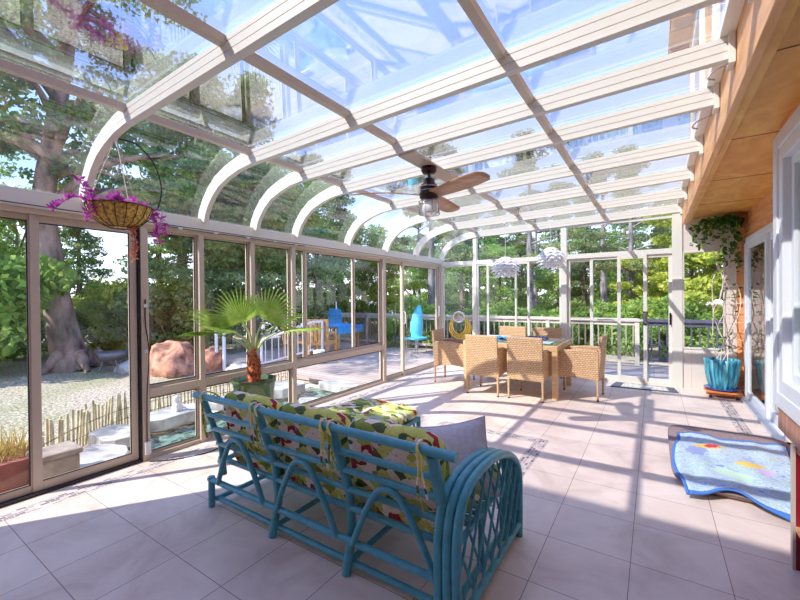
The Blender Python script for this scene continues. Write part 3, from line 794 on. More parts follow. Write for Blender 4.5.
def make_chair():
    t = thing('wicker_chair', '', 'chair', (0, 0, 0))
    W, D = .48, .56   # chair faces +y, back foot line at y = 0
    # back: slightly reclined woven panel running down to the apron
    obj('backrest', MB().extr([(.0, .27), (.035, .27), (-.005, .868), (-.045, .86)], 'X', -W/2+.0, W/2), M['wicker'], t, .01)
    n = 12
    for y0, y1 in ((.035, .06), (D-.02, D)):
        pts = [(-W/2, .40)]+[(-W/2+W*i/n, .27+.035*math.sin(PI*i/n)) for i in range(n+1)]+[(W/2, .40)]
        obj('seat_apron', MB().extr(pts, 'Y', y0, y1), M['wicker'], t)
    obj('seat', MB().box(-W/2+.02, W/2-.02, .03, D, .385, .42), M['wicker'], t)
    obj('seat_pad', MB().box(-W/2+.04, W/2-.04, .05, D-.01, .42, .46), M['cushbrown'], t, .015)
    for s in (-1, 1):
        x0, x1 = (-W/2-.012, -W/2+.03) if s < 0 else (W/2-.03, W/2+.012)
        side = [(.0, .27), (.0, .66), (.06, .668), (.2, .668), (.36, .655), (.47, .64), (.53, .60), (D, .52), (D, .27), (D*.75, .295), (D*.5, .30), (D*.25, .29)]
        obj('arm_panel', MB().extr(side, 'X', x0, x1), M['wicker'], t, .008)
        obj('armrest', MB().tube(arc_pts([((x0+x1)/2, a, b) for a, b in ((.02, .662), (.2, .668), (.36, .655), (.47, .64), (.535, .595), (D, .52))], 4), .022, 10), M['wicker_far'], t)
        for y in (.015, D-.02):
            lg = obj('leg', MB().tube([((x0+x1)/2, y, .01), ((x0+x1)/2, y, .35)], [.014, .019], 10), M['wicker_far'], t)
            obj('foot_cap', MB().tube([((x0+x1)/2, y, 0), ((x0+x1)/2, y, .018)], .0145, 10), M['black'], lg)
    return t
ch0 = make_chair(); ch0['group'] = 'wicker chairs round the dining table'
spots = [(-2.07, 5.275, 0, 'tan wicker armchair at the near side of the table, left of its neighbour'),
         (-1.465, 5.30, R(-2), 'tan wicker armchair at the near side of the table, right of its neighbour'),
         (-.605, 5.98, R(88), 'tan wicker armchair at the right end of the table, beside the door mat'),
         (-3.09, 5.92, R(-84), 'tan wicker armchair at the left end of the table, by the sliding door'),
         (-2.17, 7.05, R(180), 'tan wicker armchair at the far side of the table, below the left white pendant lamp'),
         (-1.56, 7.05, R(180), 'tan wicker armchair at the far side of the table, toward the right white pendant lamp')]
for i, (x, y, a, lb) in enumerate(spots):
    if i == 0: ch0.location = (x, y, 0); ch0.rotation_euler = (0, 0, a); ch0['label'] = lb
    else: dup(ch0, (x, y, 0), a, label=lb)
# things on the table
def flat_cloth(name, c, sx, sy, rz, m, label, cat, amp=.012, seed=1):
    rnd = random.Random(seed); ph = [rnd.uniform(0, 6) for _ in range(4)]
    def top(u, v):
        x = (u-.5)*sx; y = (v-.5)*sy
        z = .012+amp*(math.sin(x*22+ph[0])*math.cos(y*19+ph[1])+.6*math.sin(x*41+y*30+ph[2]))
        return (c[0]+x*math.cos(rz)-y*math.sin(rz), c[1]+x*math.sin(rz)+y*math.cos(rz), c[2]+max(z, .004))
    o = obj(name, MB().grid(top, 20, 20), m, None, loc=c, solid=.003); return tag(o, label, cat)
tz = .743
flat_cloth('folded_napkin', (-1.93, 6.12, tz), .42, .20, R(6), M['bluecloth'], 'crumpled bright blue cloth on the dining table', 'cloth', .018, 3)
tray = thing('serving_tray', 'small dark blue slatted tray on the right half of the dining table', 'tray', (-1.55, 6.35, tz))
obj('tray_base', MB().box(-1.72, -1.40, 6.27, 6.43, tz, tz+.012), M['mat_edge'], tray)
for k in range(6): obj('tray_slat', MB().box(-1.70+k*.052, -1.68+k*.052, 6.27, 6.43, tz+.012, tz+.035), M['saucer'], tray)
pm = obj('placemat', MB().box(-1.62, -1.22, 5.70, 5.98, tz, tz+.004), M['curtain'], None, loc=(-1.4, 5.8, tz)); tag(pm, 'pale grey-green placemat at the right end of the dining table', 'placemat')
pm = obj('placemat', MB().box(-2.42, -2.02, 6.20, 6.50, tz, tz+.004), M['white'], None, loc=(-2.2, 6.35, tz)); tag(pm, 'white placemat at the left end of the dining table', 'placemat')

# ------------------------------------------------------------------ pendant lamps
def pendant(x, y, z0, z1, rad, label):
    zt_ = roof_z(x)-.13
    t = thing('pendant_lamp', label, 'lamp', (x, y, z0), 'white petal pendant lamps')
    obj('cord', MB().tube([(x, y, z1-.02), (x, y, zt_)], .004, 6), M['white'], t)
    obj('ceiling_cap', MB().lathe([(.03, 0), (.03, .02), (.001, .021)], (x, y, zt_-.02), 14), M['white'], t)
    obj('bulb', MB().lathe([(.001, 0), (.03, .015), (.035, .04), (.02, .08), (.015, .11)], (x, y, z0+.10), 16), M['white'], t)
    nl = 7; H = z1-z0
    for k in range(nl):
        tt = k/(nl-1)            # 0 bottom .. 1 top
        r_out = rad*(.42+.58*math.sin(PI*(.18+.58*tt))**1.0) if tt < .75 else rad*(.95-1.7*(tt-.75))
        r_in = r_out*.38; zc = z0+H*(.08+.86*tt); n = 12 if k < 5 else 9
        mb = MB()
        for i in range(n):
            a = 2*PI*(i+.5*(k % 2))/n; w = PI/n*1.05; ca = lambda q: (math.cos(q), math.sin(q))
            zi = zc+H*.16; zm = zc+H*.05; zo = zc-H*.06
            def pp(r, q, z): c = ca(q); return (x+r*c[0], y+r*c[1], z)
            rm = r_in+(r_out-r_in)*.62
            v = [pp(r_in, a-w*.8, zi), pp(r_in, a+w*.8, zi), pp(rm, a+w*.92, zm), pp(r_out, a, zo), pp(rm, a-w*.92, zm), pp(rm, a, zm+H*.03)]
            mb.add(v, [(0, 1, 5), (1, 2, 5), (2, 3, 5), (3, 4, 5), (4, 0, 5)])
        obj('petal_tier', mb, M['petal'], t, fix=False, solid=.002)
    return t
pendant(-2.0, 6.15, 1.71, 2.02, .255, 'white layered petal pendant lamp hanging over the middle of the table, the lower one')
pendant(-1.30, 6.15, 1.82, 2.12, .235, 'white layered petal pendant lamp hanging nearer the rear door, the higher one')

# ------------------------------------------------------------------ ceiling fan
FX, FY = -1.71, 3.10
fan = thing('ceiling_fan', 'dark bronze ceiling fan with three walnut blades and a caged light', 'fan', (FX, FY, 2.60))
obj('canopy', MB().lathe([(.001, 2.60), (.07, 2.60), (.07, 2.565), (.055, 2.545), (.012, 2.54)][::-1], (FX, FY, 0), 28), M['bronze'], fan)
obj('downrod', MB().tube([(FX, FY, 2.55), (FX, FY, 2.46)], .011, 10), M['bronze'], fan)
obj('motor_housing', MB().lathe([(.02, 2.31), (.085, 2.32), (.09, 2.36), (.08, 2.37), (.082, 2.40), (.075, 2.44), (.055, 2.45), (.05, 2.49), (.035, 2.50), (.012, 2.502)], (FX, FY, 0), 28), M['bronze'], fan)
for z in (2.38, 2.415): obj('chrome_ring', MB().tube([(FX+.092*math.cos(a*PI/16), FY+.092*math.sin(a*PI/16), z) for a in range(32)], .004, 6, closed=True), M['chrome'], fan)
for k, a0 in enumerate((-144, -24, 96)):
    a = R(a0); u = Vector((math.cos(a), math.sin(a), 0)); w = Vector((-math.sin(a), math.cos(a), 0)); mb = MB(); nn_ = 16; v = []
    for i in range(nn_+1):
        t = i/nn_; r = .06+.66*t; hw = .036+.052*math.sin(PI*min(1, t*.62+.12)); 
        if t > .9: hw *= math.sqrt(max(0, 1-((t-.9)/.1)**2))*.55+.45
        pitch = R(-17+5*t)
        c = Vector((FX, FY, 2.345+.012*math.sin(PI*t)))+u*r+w*(.035*math.sin(t*PI))
        e = w*math.cos(pitch)+Vector((0, 0, 1))*math.sin(pitch)
        v.append((c-e*hw, c+e*hw))
    for s in (.004, -.004):
        for p, q in v: mb.v += [tuple(p+Vector((0, 0, s))), tuple(q+Vector((0, 0, s)))]
    m_ = (nn_+1)*2
    for i in range(nn_):
        o = i*2
        for q in ((o, o+1, o+3, o+2), (m_+o, m_+o+2, m_+o+3, m_+o+1), (o, o+2, m_+o+2, m_+o), (o+1, m_+o+1, m_+o+3, o+3)):
            mb.f.append(q); mb.sm.append(True)
    mb.f += [(0, m_, m_+1, 1), (m_-2, m_-1, 2*m_-1, 2*m_-2)]; mb.sm += [False, False]
    obj('blade', mb, M['fanwood'], fan)
lk = obj('light_shade', MB().lathe([(.001, 2.175), (.065, 2.175), (.082, 2.19), (.082, 2.265), (.03, 2.30)], (FX, FY, 0), 28), M['petal'], fan)
cg = MB()
for z in (2.175, 2.285): cg.tube([(FX+.095*math.cos(a*PI/16), FY+.095*math.sin(a*PI/16), z) for a in range(32)], .004, 6, closed=True)
for i in range(8):
    a = i*PI/4; cg.tube([(FX+.05*math.cos(a), FY+.05*math.sin(a), 2.315), (FX+.095*math.cos(a), FY+.095*math.sin(a), 2.285), (FX+.095*math.cos(a), FY+.095*math.sin(a), 2.175), (FX+.06*math.cos(a), FY+.06*math.sin(a), 2.165)], .0035, 6)
obj('light_cage', cg, M['chrome'], fan)

# ------------------------------------------------------------------ hanging basket
HX, HY, HZ = -3.20, 1.22, 2.085
hb = thing('hanging_basket', 'coconut fibre hanging basket of trailing purple plants under the curved rafter', 'plant', (HX, HY, HZ-.15))
obj('fibre_liner', MB().lathe([(.001, -.148), (.07, -.142), (.12, -.12), (.165, -.075), (.19, -.02), (.195, 0), (.185, 0), (.15, -.03), (.001, -.035)], (HX, HY, HZ), 48, 18, .018), M['coco'], hb)
wb_ = MB()
for i in range(18):
    a = 2*PI*(i+.5)/18
    wb_.tube([(HX+(r+.004)*math.cos(a), HY+(r+.004)*math.sin(a), HZ+z) for r, z in ((.197, .0), (.192, -.02), (.167, -.078), (.122, -.123), (.072, -.148))], .003, 6)
wb_.tube([(HX+.2*math.cos(a*PI/20), HY+.2*math.sin(a*PI/20), HZ) for a in range(40)], .004, 6, closed=True)
wb_.tube([(HX+.072*math.cos(a*PI/12), HY+.072*math.sin(a*PI/12), HZ-.149) for a in range(24)], .004, 6, closed=True)
obj('wire_frame', wb_, M['cord'], hb)
hk = (-3.2, 1.2, 2.578)
obj('chain', MB().tube([hk, (HX+.19, HY-.02, HZ)], .0035, 5).tube([hk, (HX-.10, HY+.16, HZ)], .0035, 5).tube([hk, (HX-.10, HY-.16, HZ)], .0035, 5), M['alu_tan'], hb)
obj('hook', MB().tube([(hk[0], hk[1]-.02, hk[2]+.0), (hk[0], hk[1], hk[2]-.03), hk], .004, 6), M['black'], hb)
obj('wire_loop', MB().tube(arc_pts([(HX-.02, HY-.02, 2.577), (HX+.02, HY+.10, 2.56), (HX+.02, HY+.22, 2.45), (HX, HY+.28, 2.28), (HX, HY+.25, 2.12), (HX, HY+.19, HZ)], 6), .005, 6), M['black'], hb)
def leaf_quad(mb, p, d, L, w, nrm=None):
    d = d.normalized(); s = d.cross(nrm or Vector((random.uniform(-1, 1), random.uniform(-1, 1), random.uniform(-1, 1)))).normalized()
    n2 = s.cross(d)*w*.25
    mb.add([p, p+d*L*.45-s*w/2+n2, p+d*L, p+d*L*.45+s*w/2+n2, p+d*L*.45], [(0, 1, 4), (1, 2, 4), (2, 3, 4), (3, 0, 4)])
stems = MB(); lv = MB(); lv2 = MB(); rnd = random.Random(4)
trails = []
for i in range(26):
    a = rnd.uniform(0, 2*PI); r = rnd.uniform(.05, .16)
    p = Vector((HX+r*math.cos(a), HY+r*math.sin(a), HZ-.02)); trails.append([p, p+Vector((math.cos(a)*.03, math.sin(a)*.03, rnd.uniform(.03, .06)))])
# long trailers at both sides
trails += [[Vector((HX, HY-.17, HZ)), Vector((HX, HY-.26, HZ+.02)), Vector((HX-.02, HY-.32, HZ-.03)), Vector((HX-.03, HY-.36, HZ-.08))],
           [Vector((HX+.05, HY-.16, HZ)), Vector((HX+.05, HY-.22, HZ+.07)), Vector((HX+.05, HY-.25, HZ+.13))],
           [Vector((HX+.03, HY-.17, HZ)), Vector((HX+.05, HY-.20, HZ-.06)), Vector((HX+.05, HY-.22, HZ-.13))],
           [Vector((HX+.02, HY+.18, HZ)), Vector((HX+.02, HY+.23, HZ-.05)), Vector((HX, HY+.25, HZ-.18)), Vector((HX, HY+.27, HZ-.24))],
           [Vector((HX+.05, HY+.17, HZ)), Vector((HX+.06, HY+.21, HZ-.08)), Vector((HX+.06, HY+.21, HZ-.20))],
           [Vector((HX-.02, HY+.18, HZ)), Vector((HX-.02, HY+.28, HZ-.04)), Vector((HX, HY+.32, HZ-.16))]]
for t in trails:
    pts = arc_pts(t, 4); stems.tube(pts, .003, 5)
    for p in pts:
        for _ in range(3):
            d = Vector((rnd.uniform(-1, 1), rnd.uniform(-1, 1), rnd.uniform(-.3, .9)))
            leaf_quad(lv, p, d, rnd.uniform(.035, .07), .024)
tl = [Vector((HX+.06, HY+.05, HZ-.13)), Vector((HX+.08, HY+.06, HZ-.25)), Vector((HX+.08, HY+.05, HZ-.38))]
pts = arc_pts(tl, 9); stems.tube(pts, .003, 5)
for p in pts:
    for _ in range(4): leaf_quad(lv2, p, Vector((rnd.uniform(-1, 1), rnd.uniform(-1, 1), rnd.uniform(-.5, .5))), .035, .016)
obj('stems', stems, M['purple'], hb); obj('leaves', lv, M['purple'], hb, fix=False); obj('pink_leaves', lv2, M['pinkleaf'], hb, fix=False)['label'] = 'pale pink and orange trailing stem'

# cable clipped along the eave beam, and the cord down the first mullion
cb = thing('cable', 'thin dark cable clipped along the tan eave beam', 'cable', (-3.71, 2.4, 2.08))
obj('cable_run', MB().tube(arc_pts([(-3.708, 1.7, 2.088), (-3.708, 2.1, 2.079), (-3.708, 2.55, 2.085), (-3.708, 2.95, 2.076), (-3.708, 3.45, 2.08)], 6), .004, 6), M['cord'], cb)
for y in (1.9, 2.25, 2.62, 2.98, 3.3): obj('clip', MB().box(-3.715, -3.70, y-.02, y+.02, 2.076, 2.094), M['white'], cb)
cd = thing('power_cord', 'brown cord running down the window post beside the left sliding door to a white box', 'cord', (-3.72, 1.6, 0))
obj('cord_run', MB().tube(arc_pts([(-3.722, 1.60, 1.42), (-3.722, 1.60, 1.2), (-3.70, 1.615, .95), (-3.71, 1.60, .6), (-3.722, 1.60, .16)], 8), .005, 6), M['cord'], cd)
obj('plug_box', MB().box(-3.73, -3.70, 1.578, 1.625, .06, .17), M['white'], cd, .004)
for z in (.95, 1.35): obj('clip', MB().box(-3.73, -3.717, 1.585, 1.615, z, z+.03), M['white'], cd)
fc = obj('floor_cable', MB().tube(arc_pts([(-3.68, 1.60, .006), (-3.55, 1.72, .006), (-3.44, 1.95, .006), (-3.46, 2.12, .006), (-3.60, 2.32, .006)], 8), .005, 6), M['black'], None, loc=(-3.5, 1.9, 0)); tag(fc, 'black cable curling over the floor beside the green palm pot', 'cable')
pc = obj('paper_card', MB().box(-3.50, -3.38, 1.80, 1.90, .0, .003), M['white'], None, loc=(-3.44, 1.85, 0)); tag(pc, 'small white card lying on the mosaic band by the left windows', 'card')

# ceiling hooks on the rafters by the beam
for (x, y, lb) in ((.30, 2.68, 'thin metal hook under the rafter end nearest the camera'), (.28, 3.40, 'thin metal hook under a rafter end further along the fir beam')):
    h = obj('ceiling_hook', MB().tube(arc_pts([(x+.06, y, 2.655), (x+.02, y, 2.64), (x-.03, y, 2.62), (x-.05, y, 2.59), (x-.02, y, 2.575)], 5), .005, 6), M['chrome'], None, loc=(x, y, 2.6)); tag(h, lb, 'hook')

# ------------------------------------------------------------------ pet bed, blanket, mat, planter, cabinet
def soft_slab(c, sx, sy, h, r=.10):
    def fn(u, v):
        a = u*2*PI
        def sg(q, e): return math.copysign(abs(q)**e, q)
        cx, sy_ = sg(math.cos(a), .28), sg(math.sin(a), .28)
        k = min(1, v/.35)*1. if v < .35 else 1-(v-.35)/.65
        z = h*math.sin(PI/2*min(1, v/.5)) if v < .5 else h*(1-.12*math.sin(PI*(v-.5)))
        rr = .93+.07*math.sin(PI*min(v, .5)) if v < .5 else max(.001, 1-(v-.5)/.5)
        return (c[0]+sx/2*cx*rr, c[1]+sy/2*sy_*rr, z)
    return MB().grid(fn, 56, 14)
pb = tag(obj('pet_bed', soft_slab((.575, 4.22), .93, 1.58, .05), M['bedfab'], None, loc=(.575, 4.22, 0)), 'flat brown and grey pet bed on the floor under the blue bordered blanket', 'pet bed')
def blanket(u, v, k=0.):
    xl = .185-.075*math.sin(PI*min(1, v*1.15))*.9; xr = .93+.05*v+.02*math.sin(v*7)
    yn = 3.315+.12*math.exp(-((u-.34)/.17)**2)+.05*u*(1-u)-.04*u; yf = 4.64+.08*u+.03*math.sin(u*9)
    x = xl+(xr-xl)*u; y = yn+(yf-yn)*v
    z = .074+.007*math.sin(x*19+y*7)+.006*math.sin(y*17-x*6)+.003*math.sin(x*40+2*y)
    d = min((y-3.30)/.12, (x-.09)/.08, (1.045-x)/.08); d = max(0, min(1, d)); z = .012+(z-.012)*math.sqrt(d)
    return (x, y, z+k)
bl = thing('blanket', 'pale blue printed blanket with blue border spread over the pet bed', 'blanket', (.55, 4.1, .07))
m0 = .026
ctr = MB().grid(lambda u, v: blanket(m0+u*(1-2*m0), m0*.7+v*(1-1.4*m0)), 36, 48)
co = obj('printed_cloth', ctr, M['towel'], bl, solid=.008)
me = co.data; uvl = me.uv_layers['UVMap'].data
for p in me.polygons:
    for li in p.loop_indices:
        vi = me.loops[li].vertex_index; i, j = divmod(vi, 49); uvl[li].uv = (i/36, j/48)
ed = MB()
for f_e in (lambda t: blanket(t, .0, .002), lambda t: blanket(t, 1., .002)):
    pass
def strip(a0, a1, b0, b1, n, vert):
    if vert: return MB().grid(lambda u, v: blanket(a0+(a1-a0)*u, b0+(b1-b0)*v, .002), 3, n)
    return MB().grid(lambda u, v: blanket(a0+(a1-a0)*u, b0+(b1-b0)*v, .002), n, 3)
for q in ((0, m0, 0, 1, 48, True), (1-m0*.7, 1, 0, 1, 48, True), (m0, 1-m0*.7, 0, m0*.7, 36, False), (m0, 1-m0*.7, 1-m0*.7, 1, 36, False)):
    obj('blue_border', strip(*q), M['towel_edge'], bl, solid=.010)

dm = thing('door_mat', 'low beige mat with charcoal edges in front of the rear sliding door', 'mat', (-.13, 6.96, 0))
mq = [(-.57, 6.79), (.30, 6.82), (.25, 7.15), (-.52, 7.18)]
obj('mat_base', MB().prism(mq, 0, .012), M['mat_edge'], dm)
obj('mat_centre', MB().prism([(-.43, 6.84), (.18, 6.86), (.15, 7.10), (-.40, 7.13)], .010, .016), M['mat_pattern'], dm)

# blue planter on a dolly
dl = thing('plant_dolly', 'orange wooden slatted plant dolly on black casters', 'dolly', (.79, 6.93, 0))
for k in range(5): obj('slat', MB().box(.60, .985, 6.74+k*.078, 6.80+k*.078, .075, .095), M['dollywood'], dl, .003)
for y in (6.77, 7.05): obj('crossbar', MB().box(.60, .985, y, y+.04, .045, .075), M['dollywood'], dl, .003)
for x in (.65, .93):
    for y in (6.79, 7.06): obj('caster', MB().tube([(x-.014, y, .026), (x+.014, y, .026)], .026, 14), M['black'], dl)
pl = thing('potted_climber', 'ribbed turquoise ceramic planter with pale climbing stems beside the door', 'plant', (.79, 6.93, .095))
obj('saucer', MB().lathe([(.13, .0), (.17, .004), (.205, .03), (.198, .034), (.15, .014), (.001, .012)], (.79, 6.93, .096), 36), M['saucer'], pl)
obj('planter', MB().lathe([(.125, 0), (.14, .02), (.165, .10), (.182, .22), (.188, .34), (.198, .375), (.198, .41), (.18, .41), (.172, .37), (.001, .365)], (.79, 6.93, .112), 108, 18, .035), M['pot_blue'], pl)
obj('soil', MB().lathe([(.172, 0), (.001, .01)], (.79, 6.93, .485), 20), M['soil'], pl)
st = MB(); lv = MB(); rnd = random.Random(11)
for k in range(5):
    x0 = .79+rnd.uniform(-.1, .12); y0 = 6.93+rnd.uniform(-.08, .08)
    p = [Vector((x0, y0, .48))]
    for j in range(7): p.append(Vector((min(1.0, max(.70, p[-1].x+rnd.uniform(-.10, .13))), 7.0+rnd.uniform(-.05, .12), .48+(j+1)*.23)))
    pts = arc_pts(p, 4); st.tube(pts, .0055, 5)
    for q in pts[3:]:
        if rnd.random() < .35: leaf_quad(lv, q, Vector((rnd.uniform(-1, 1), rnd.uniform(-1, .3), rnd.uniform(-.6, .4))), .07, .035)
for z in (.78, 1.02, 1.28, 1.52, 1.78): st.tube([(.78, 7.12, z), (.92, 7.10, z+rnd.uniform(-.02, .04)), (1.06, 7.05, z+rnd.uniform(-.03, .05))], .005, 5)
obj('climbing_stems', st, M['twig'], pl); obj('leaves', lv, M['darkleaf'], pl, fix=False)
# green pot bottle-like thing behind? hanging vine in the corner
vn = thing('hanging_vine', 'dark green leafy vine trailing from the plywood soffit in the rear right corner', 'plant', (.9, 7.08, 2.5))
obj('hook', MB().tube([(.9, 7.08, 2.56), (.9, 7.08, 2.46), (.93, 7.08, 2.44)], .005, 6), M['black'], vn)
obj('hanging_pot', MB().lathe([(.05, 0), (.09, .06), (.10, .12), (.095, .12), (.001, .10)], (.96, 7.12, 2.36), 20), M['bronze'], vn)
st = MB(); lv = MB(); rnd = random.Random(5)
tr_ = []
for k in range(10):
    a = rnd.uniform(PI*.6, PI*1.5); L = rnd.uniform(.18, .42); dz = rnd.uniform(.1, .42)
    p0 = Vector((.93, 7.08, 2.46)); p1 = p0+Vector((math.cos(a)*L*.6, math.sin(a)*L*.15-.02, .04)); p2 = p0+Vector((math.cos(a)*L*1.05, math.sin(a)*L*.2, -dz)); tr_.append([p0, p1, p2])
for k in range(4):
    x = rnd.uniform(.78, .96); tr_.append([Vector((.93, 7.08, 2.46)), Vector((x, 7.0, 2.42)), Vector((x-.02, 7.02, 2.1)), Vector((x+rnd.uniform(-.03, .03), 7.03, rnd.uniform(1.75, 1.95)))])
tr_.append([Vector((.93, 7.08, 2.46)), Vector((.72, 7.05, 2.50)), Vector((.55, 7.02, 2.47)), Vector((.49, 7.02, 2.35)), Vector((.48, 7.02, 2.15))])
tr_.append([Vector((.93, 7.08, 2.46)), Vector((.75, 7.05, 2.48)), Vector((.60, 7.02, 2.42)), Vector((.57, 7.02, 2.10))])
for t in tr_:
    pts = arc_pts(t, 9); st.tube(pts, .003, 5)
    for q in pts:
        for _ in range(1): leaf_quad(lv, q+Vector((rnd.uniform(-.02, .02), rnd.uniform(-.03, .03), 0)), Vector((rnd.uniform(-1, 1), rnd.uniform(-1, .6), rnd.uniform(-1, .3))), rnd.uniform(.06, .10), .055)
obj('vine_stems', st, M['petiole'], vn); obj('leaves', lv, M['darkleaf'], vn, fix=False)

cab = thing('red_cabinet', 'narrow red-painted shelf unit with pale edge below the right bay window', 'cabinet', (.65, 2.3, 0))
CX0, CX1, CY0, CY1, CZ = .605, .692, 1.7, 2.79, .64
obj('side_panel', MB().box(CX0, CX1, CY1-.03, CY1, 0, CZ), M['redpaint'], cab)
obj('side_panel', MB().box(CX0, CX1, CY0, CY0+.03, 0, CZ), M['redpaint'], cab)
obj('edge_trim', MB().box(CX0-.012, CX0, CY1-.035, CY1+.002, 0, CZ), M['alu_tan'], cab)
obj('top', MB().box(CX0, CX1, CY0+.03, CY1-.03, CZ-.03, CZ), M['redpaint'], cab)
obj('back', MB().box(CX1-.02, CX1, CY0+.03, CY1-.03, 0, CZ-.03), M['redpaint'], cab)
obj('shelf', MB().box(CX0, CX1-.02, CY0+.03, CY1-.03, .20, .225), M['fir'], cab)['label'] = 'natural wood shelf'

# ------------------------------------------------------------------ outdoors
GZ = -.12
gr = struct('ground', MB().add([(-90, -60, GZ), (-5.15, -60, GZ), (-5.15, 110, GZ), (-90, 110, GZ), (-3.85, -60, GZ), (60, -60, GZ-.3), (60, 110, GZ-.3), (-3.85, 110, GZ-.3), (-5.15, 1.75, GZ), (-5.15, 4.85, GZ), (-3.85, 1.75, GZ), (-3.85, 4.85, GZ)],
    [(0, 1, 8, 9, 2, 3), (1, 4, 10, 8), (9, 11, 7, 2), (4, 5, 6, 7, 11, 10)]), M['ground'], fix=False)
deckL = struct('deck', MB().box(-9.2, -5.2, 5.0, 9.6, -.10, -.03).box(-5.2, -3.86, 4.9, 9.6, -.10, -.03).box(-3.86, 6, 7.34, 9.6, -.10, -.03), M['deck'])
pond = thing('pond', 'garden pond with rippled green water outside the left windows', 'pond', (-4.5, 3.2, GZ))
obj('water', MB().box(-5.15, -3.87, 1.70, 4.88, -.30, -.17), M['pondwater'], pond)
rnd = random.Random(21)
def slab(cx, cy, rx, ry, z0, z1, seed, n=11):
    r = random.Random(seed); return MB().prism([(cx+rx*math.cos(2*PI*i/n)*r.uniform(.78, 1.1), cy+ry*math.sin(2*PI*i/n)*r.uniform(.78, 1.1)) for i in range(n)], z0, z1)
slabs = [(-4.35, 1.45, .34, .26, -.12, -.03, 'flat pale flagstone at the near end of the pond, beside the left door'),
         (-4.85, 1.80, .36, .24, -.12, -.01, 'pale flagstone at the near left corner of the pond'),
         (-5.02, 2.45, .26, .46, -.12, .02, 'long pale flagstone on the far pond edge under the white figurine'),
         (-5.10, 3.3, .25, .38, -.12, -.01, 'pale flagstone on the far pond edge behind the palm pot'),
         (-5.0, 4.15, .30, .40, -.12, .03, 'thick pale flagstone at the rear left pond edge'),
         (-4.45, 4.85, .42, .20, -.14, -.02, 'flat flagstone at the deck end of the pond'),
         (-4.3, 4.1, .25, .12, -.22, -.10, 'narrow flagstone ledge inside the rear of the pond'),
         (-4.15, 1.05, .30, .25, -.12, -.05, 'flat flagstone outside the left door under the stone box')]
for i, (cx, cy, rx, ry, z0, z1, lb) in enumerate(slabs):
    tag(obj('flagstone', slab(cx, cy, rx, ry, z0, z1, 30+i), M['stone'], None, loc=(cx, cy, z0), bevel=.012), lb, 'stone', 'flagstones round the pond')
fg = thing('garden_figurine', 'small white stone animal figurine sitting on the pond-edge flagstone', 'figurine', (-5.0, 2.5, .02))
fb = MB().lathe([(.055, 0), (.065, .03), (.06, .07), (.04, .11), (.03, .125)], (-5.0, 2.5, .02), 14)
fb.lathe([(.001, 0), (.03, .01), (.042, .04), (.035, .07), (.001, .085)], (-4.985, 2.48, .135), 14); fb.tube([(-5.0, 2.45, .20), (-5.0, 2.44, .235)], [.012, .004], 6).tube([(-4.97, 2.51, .20), (-4.965, 2.52, .235)], [.012, .004], 6)
fb.tube([(-4.96, 2.47, .10), (-4.93, 2.45, .02)], [.016, .014], 7).tube([(-5.0, 2.53, .05), (-5.02, 2.62, .03)], [.02, .008], 7)
obj('figurine_body', fb, M['figurine'], fg)

bf = thing('bamboo_edging', 'low weathered bamboo stake fence curving round the pond', 'fence', (-5.3, 2.6, GZ))
fp = arc_pts([(-4.55, 1.02, 0), (-5.05, 1.55, 0), (-5.38, 2.1, 0), (-5.5, 2.8, 0), (-5.5, 3.6, 0), (-5.42, 4.6, 0)], 16)
rnd = random.Random(3)
for i, p in enumerate(fp):
    h = rnd.uniform(.30, .44); tx = rnd.uniform(-.02, .02)
    obj('stake', MB().tube([(p.x, p.y, GZ-.02), (p.x+tx, p.y+tx, GZ+h)], .0125, 7), M['cane'], bf)
obj('binding_wire', MB().tube([(p.x+.012, p.y, GZ+.10) for p in fp], .004, 5).tube([(p.x+.012, p.y, GZ+.22) for p in fp], .004, 5), M['cord'], bf)

def rock(c, r, seed, squash=(1, 1, .8)):
    rn = random.Random(seed); mb = MB(); ph = [rn.uniform(0, 6) for _ in range(6)]
    def fn(u, v):
        a = u*2*PI; b = (v-.5)*PI
        d = Vector((math.cos(a)*math.cos(b), math.sin(a)*math.cos(b), math.sin(b)))
        k = 1+.14*math.sin(d.x*4+ph[0])*math.cos(d.y*3.5+ph[1])+.09*math.sin(d.z*6+ph[2]+d.x*5)+.05*math.sin(d.y*11+ph[3])
        return (c[0]+d.x*r*squash[0]*k, c[1]+d.y*r*squash[1]*k, c[2]+d.z*r*squash[2]*k)
    return mb.grid(fn, 28, 16)
for c, r, s, sq, m, lb in [((-8.3, 4.1, .02), .50, 1, (1, .95, 1.05), 'rust', 'large rust-brown boulder with a pointed top beyond the pond'),
                    ((-8.1, 4.7, -.02), .38, 2, (1, 1.0, .95), 'rust', 'rust-brown boulder to the right of the pointed one'),
                    ((-9.2, 3.9, -.05), .45, 5, (1.1, 1, .5), 'stone', 'low grey boulder left of the rust-brown ones'),
                    ((-7.2, 4.9, -.08), .30, 6, (1.2, 1, .5), 'stone', 'small grey boulder near the foot of the white stair rail')]:
    tag(obj('boulder', rock(c, r, s, sq), M[m], None, loc=c), lb, 'boulder', 'boulders beyond the pond')

fpit = thing('fire_bowl', 'grey round metal fire bowl on legs in the garden', 'fire bowl', (-9.7, 3.52, GZ))
obj('bowl', MB().lathe([(.001, .22), (.12, .24), (.24, .32), (.28, .42), (.26, .42), (.001, .36)], (-9.7, 3.52, GZ), 24), M['steelgrey'], fpit)
for k in range(3): obj('leg', MB().tube([(-9.7+.15*math.cos(k*2.1), 3.52+.15*math.sin(k*2.1), GZ+.27), (-9.7+.24*math.cos(k*2.1), 3.52+.24*math.sin(k*2.1), GZ)], .012, 6), M['steelgrey'], fpit)

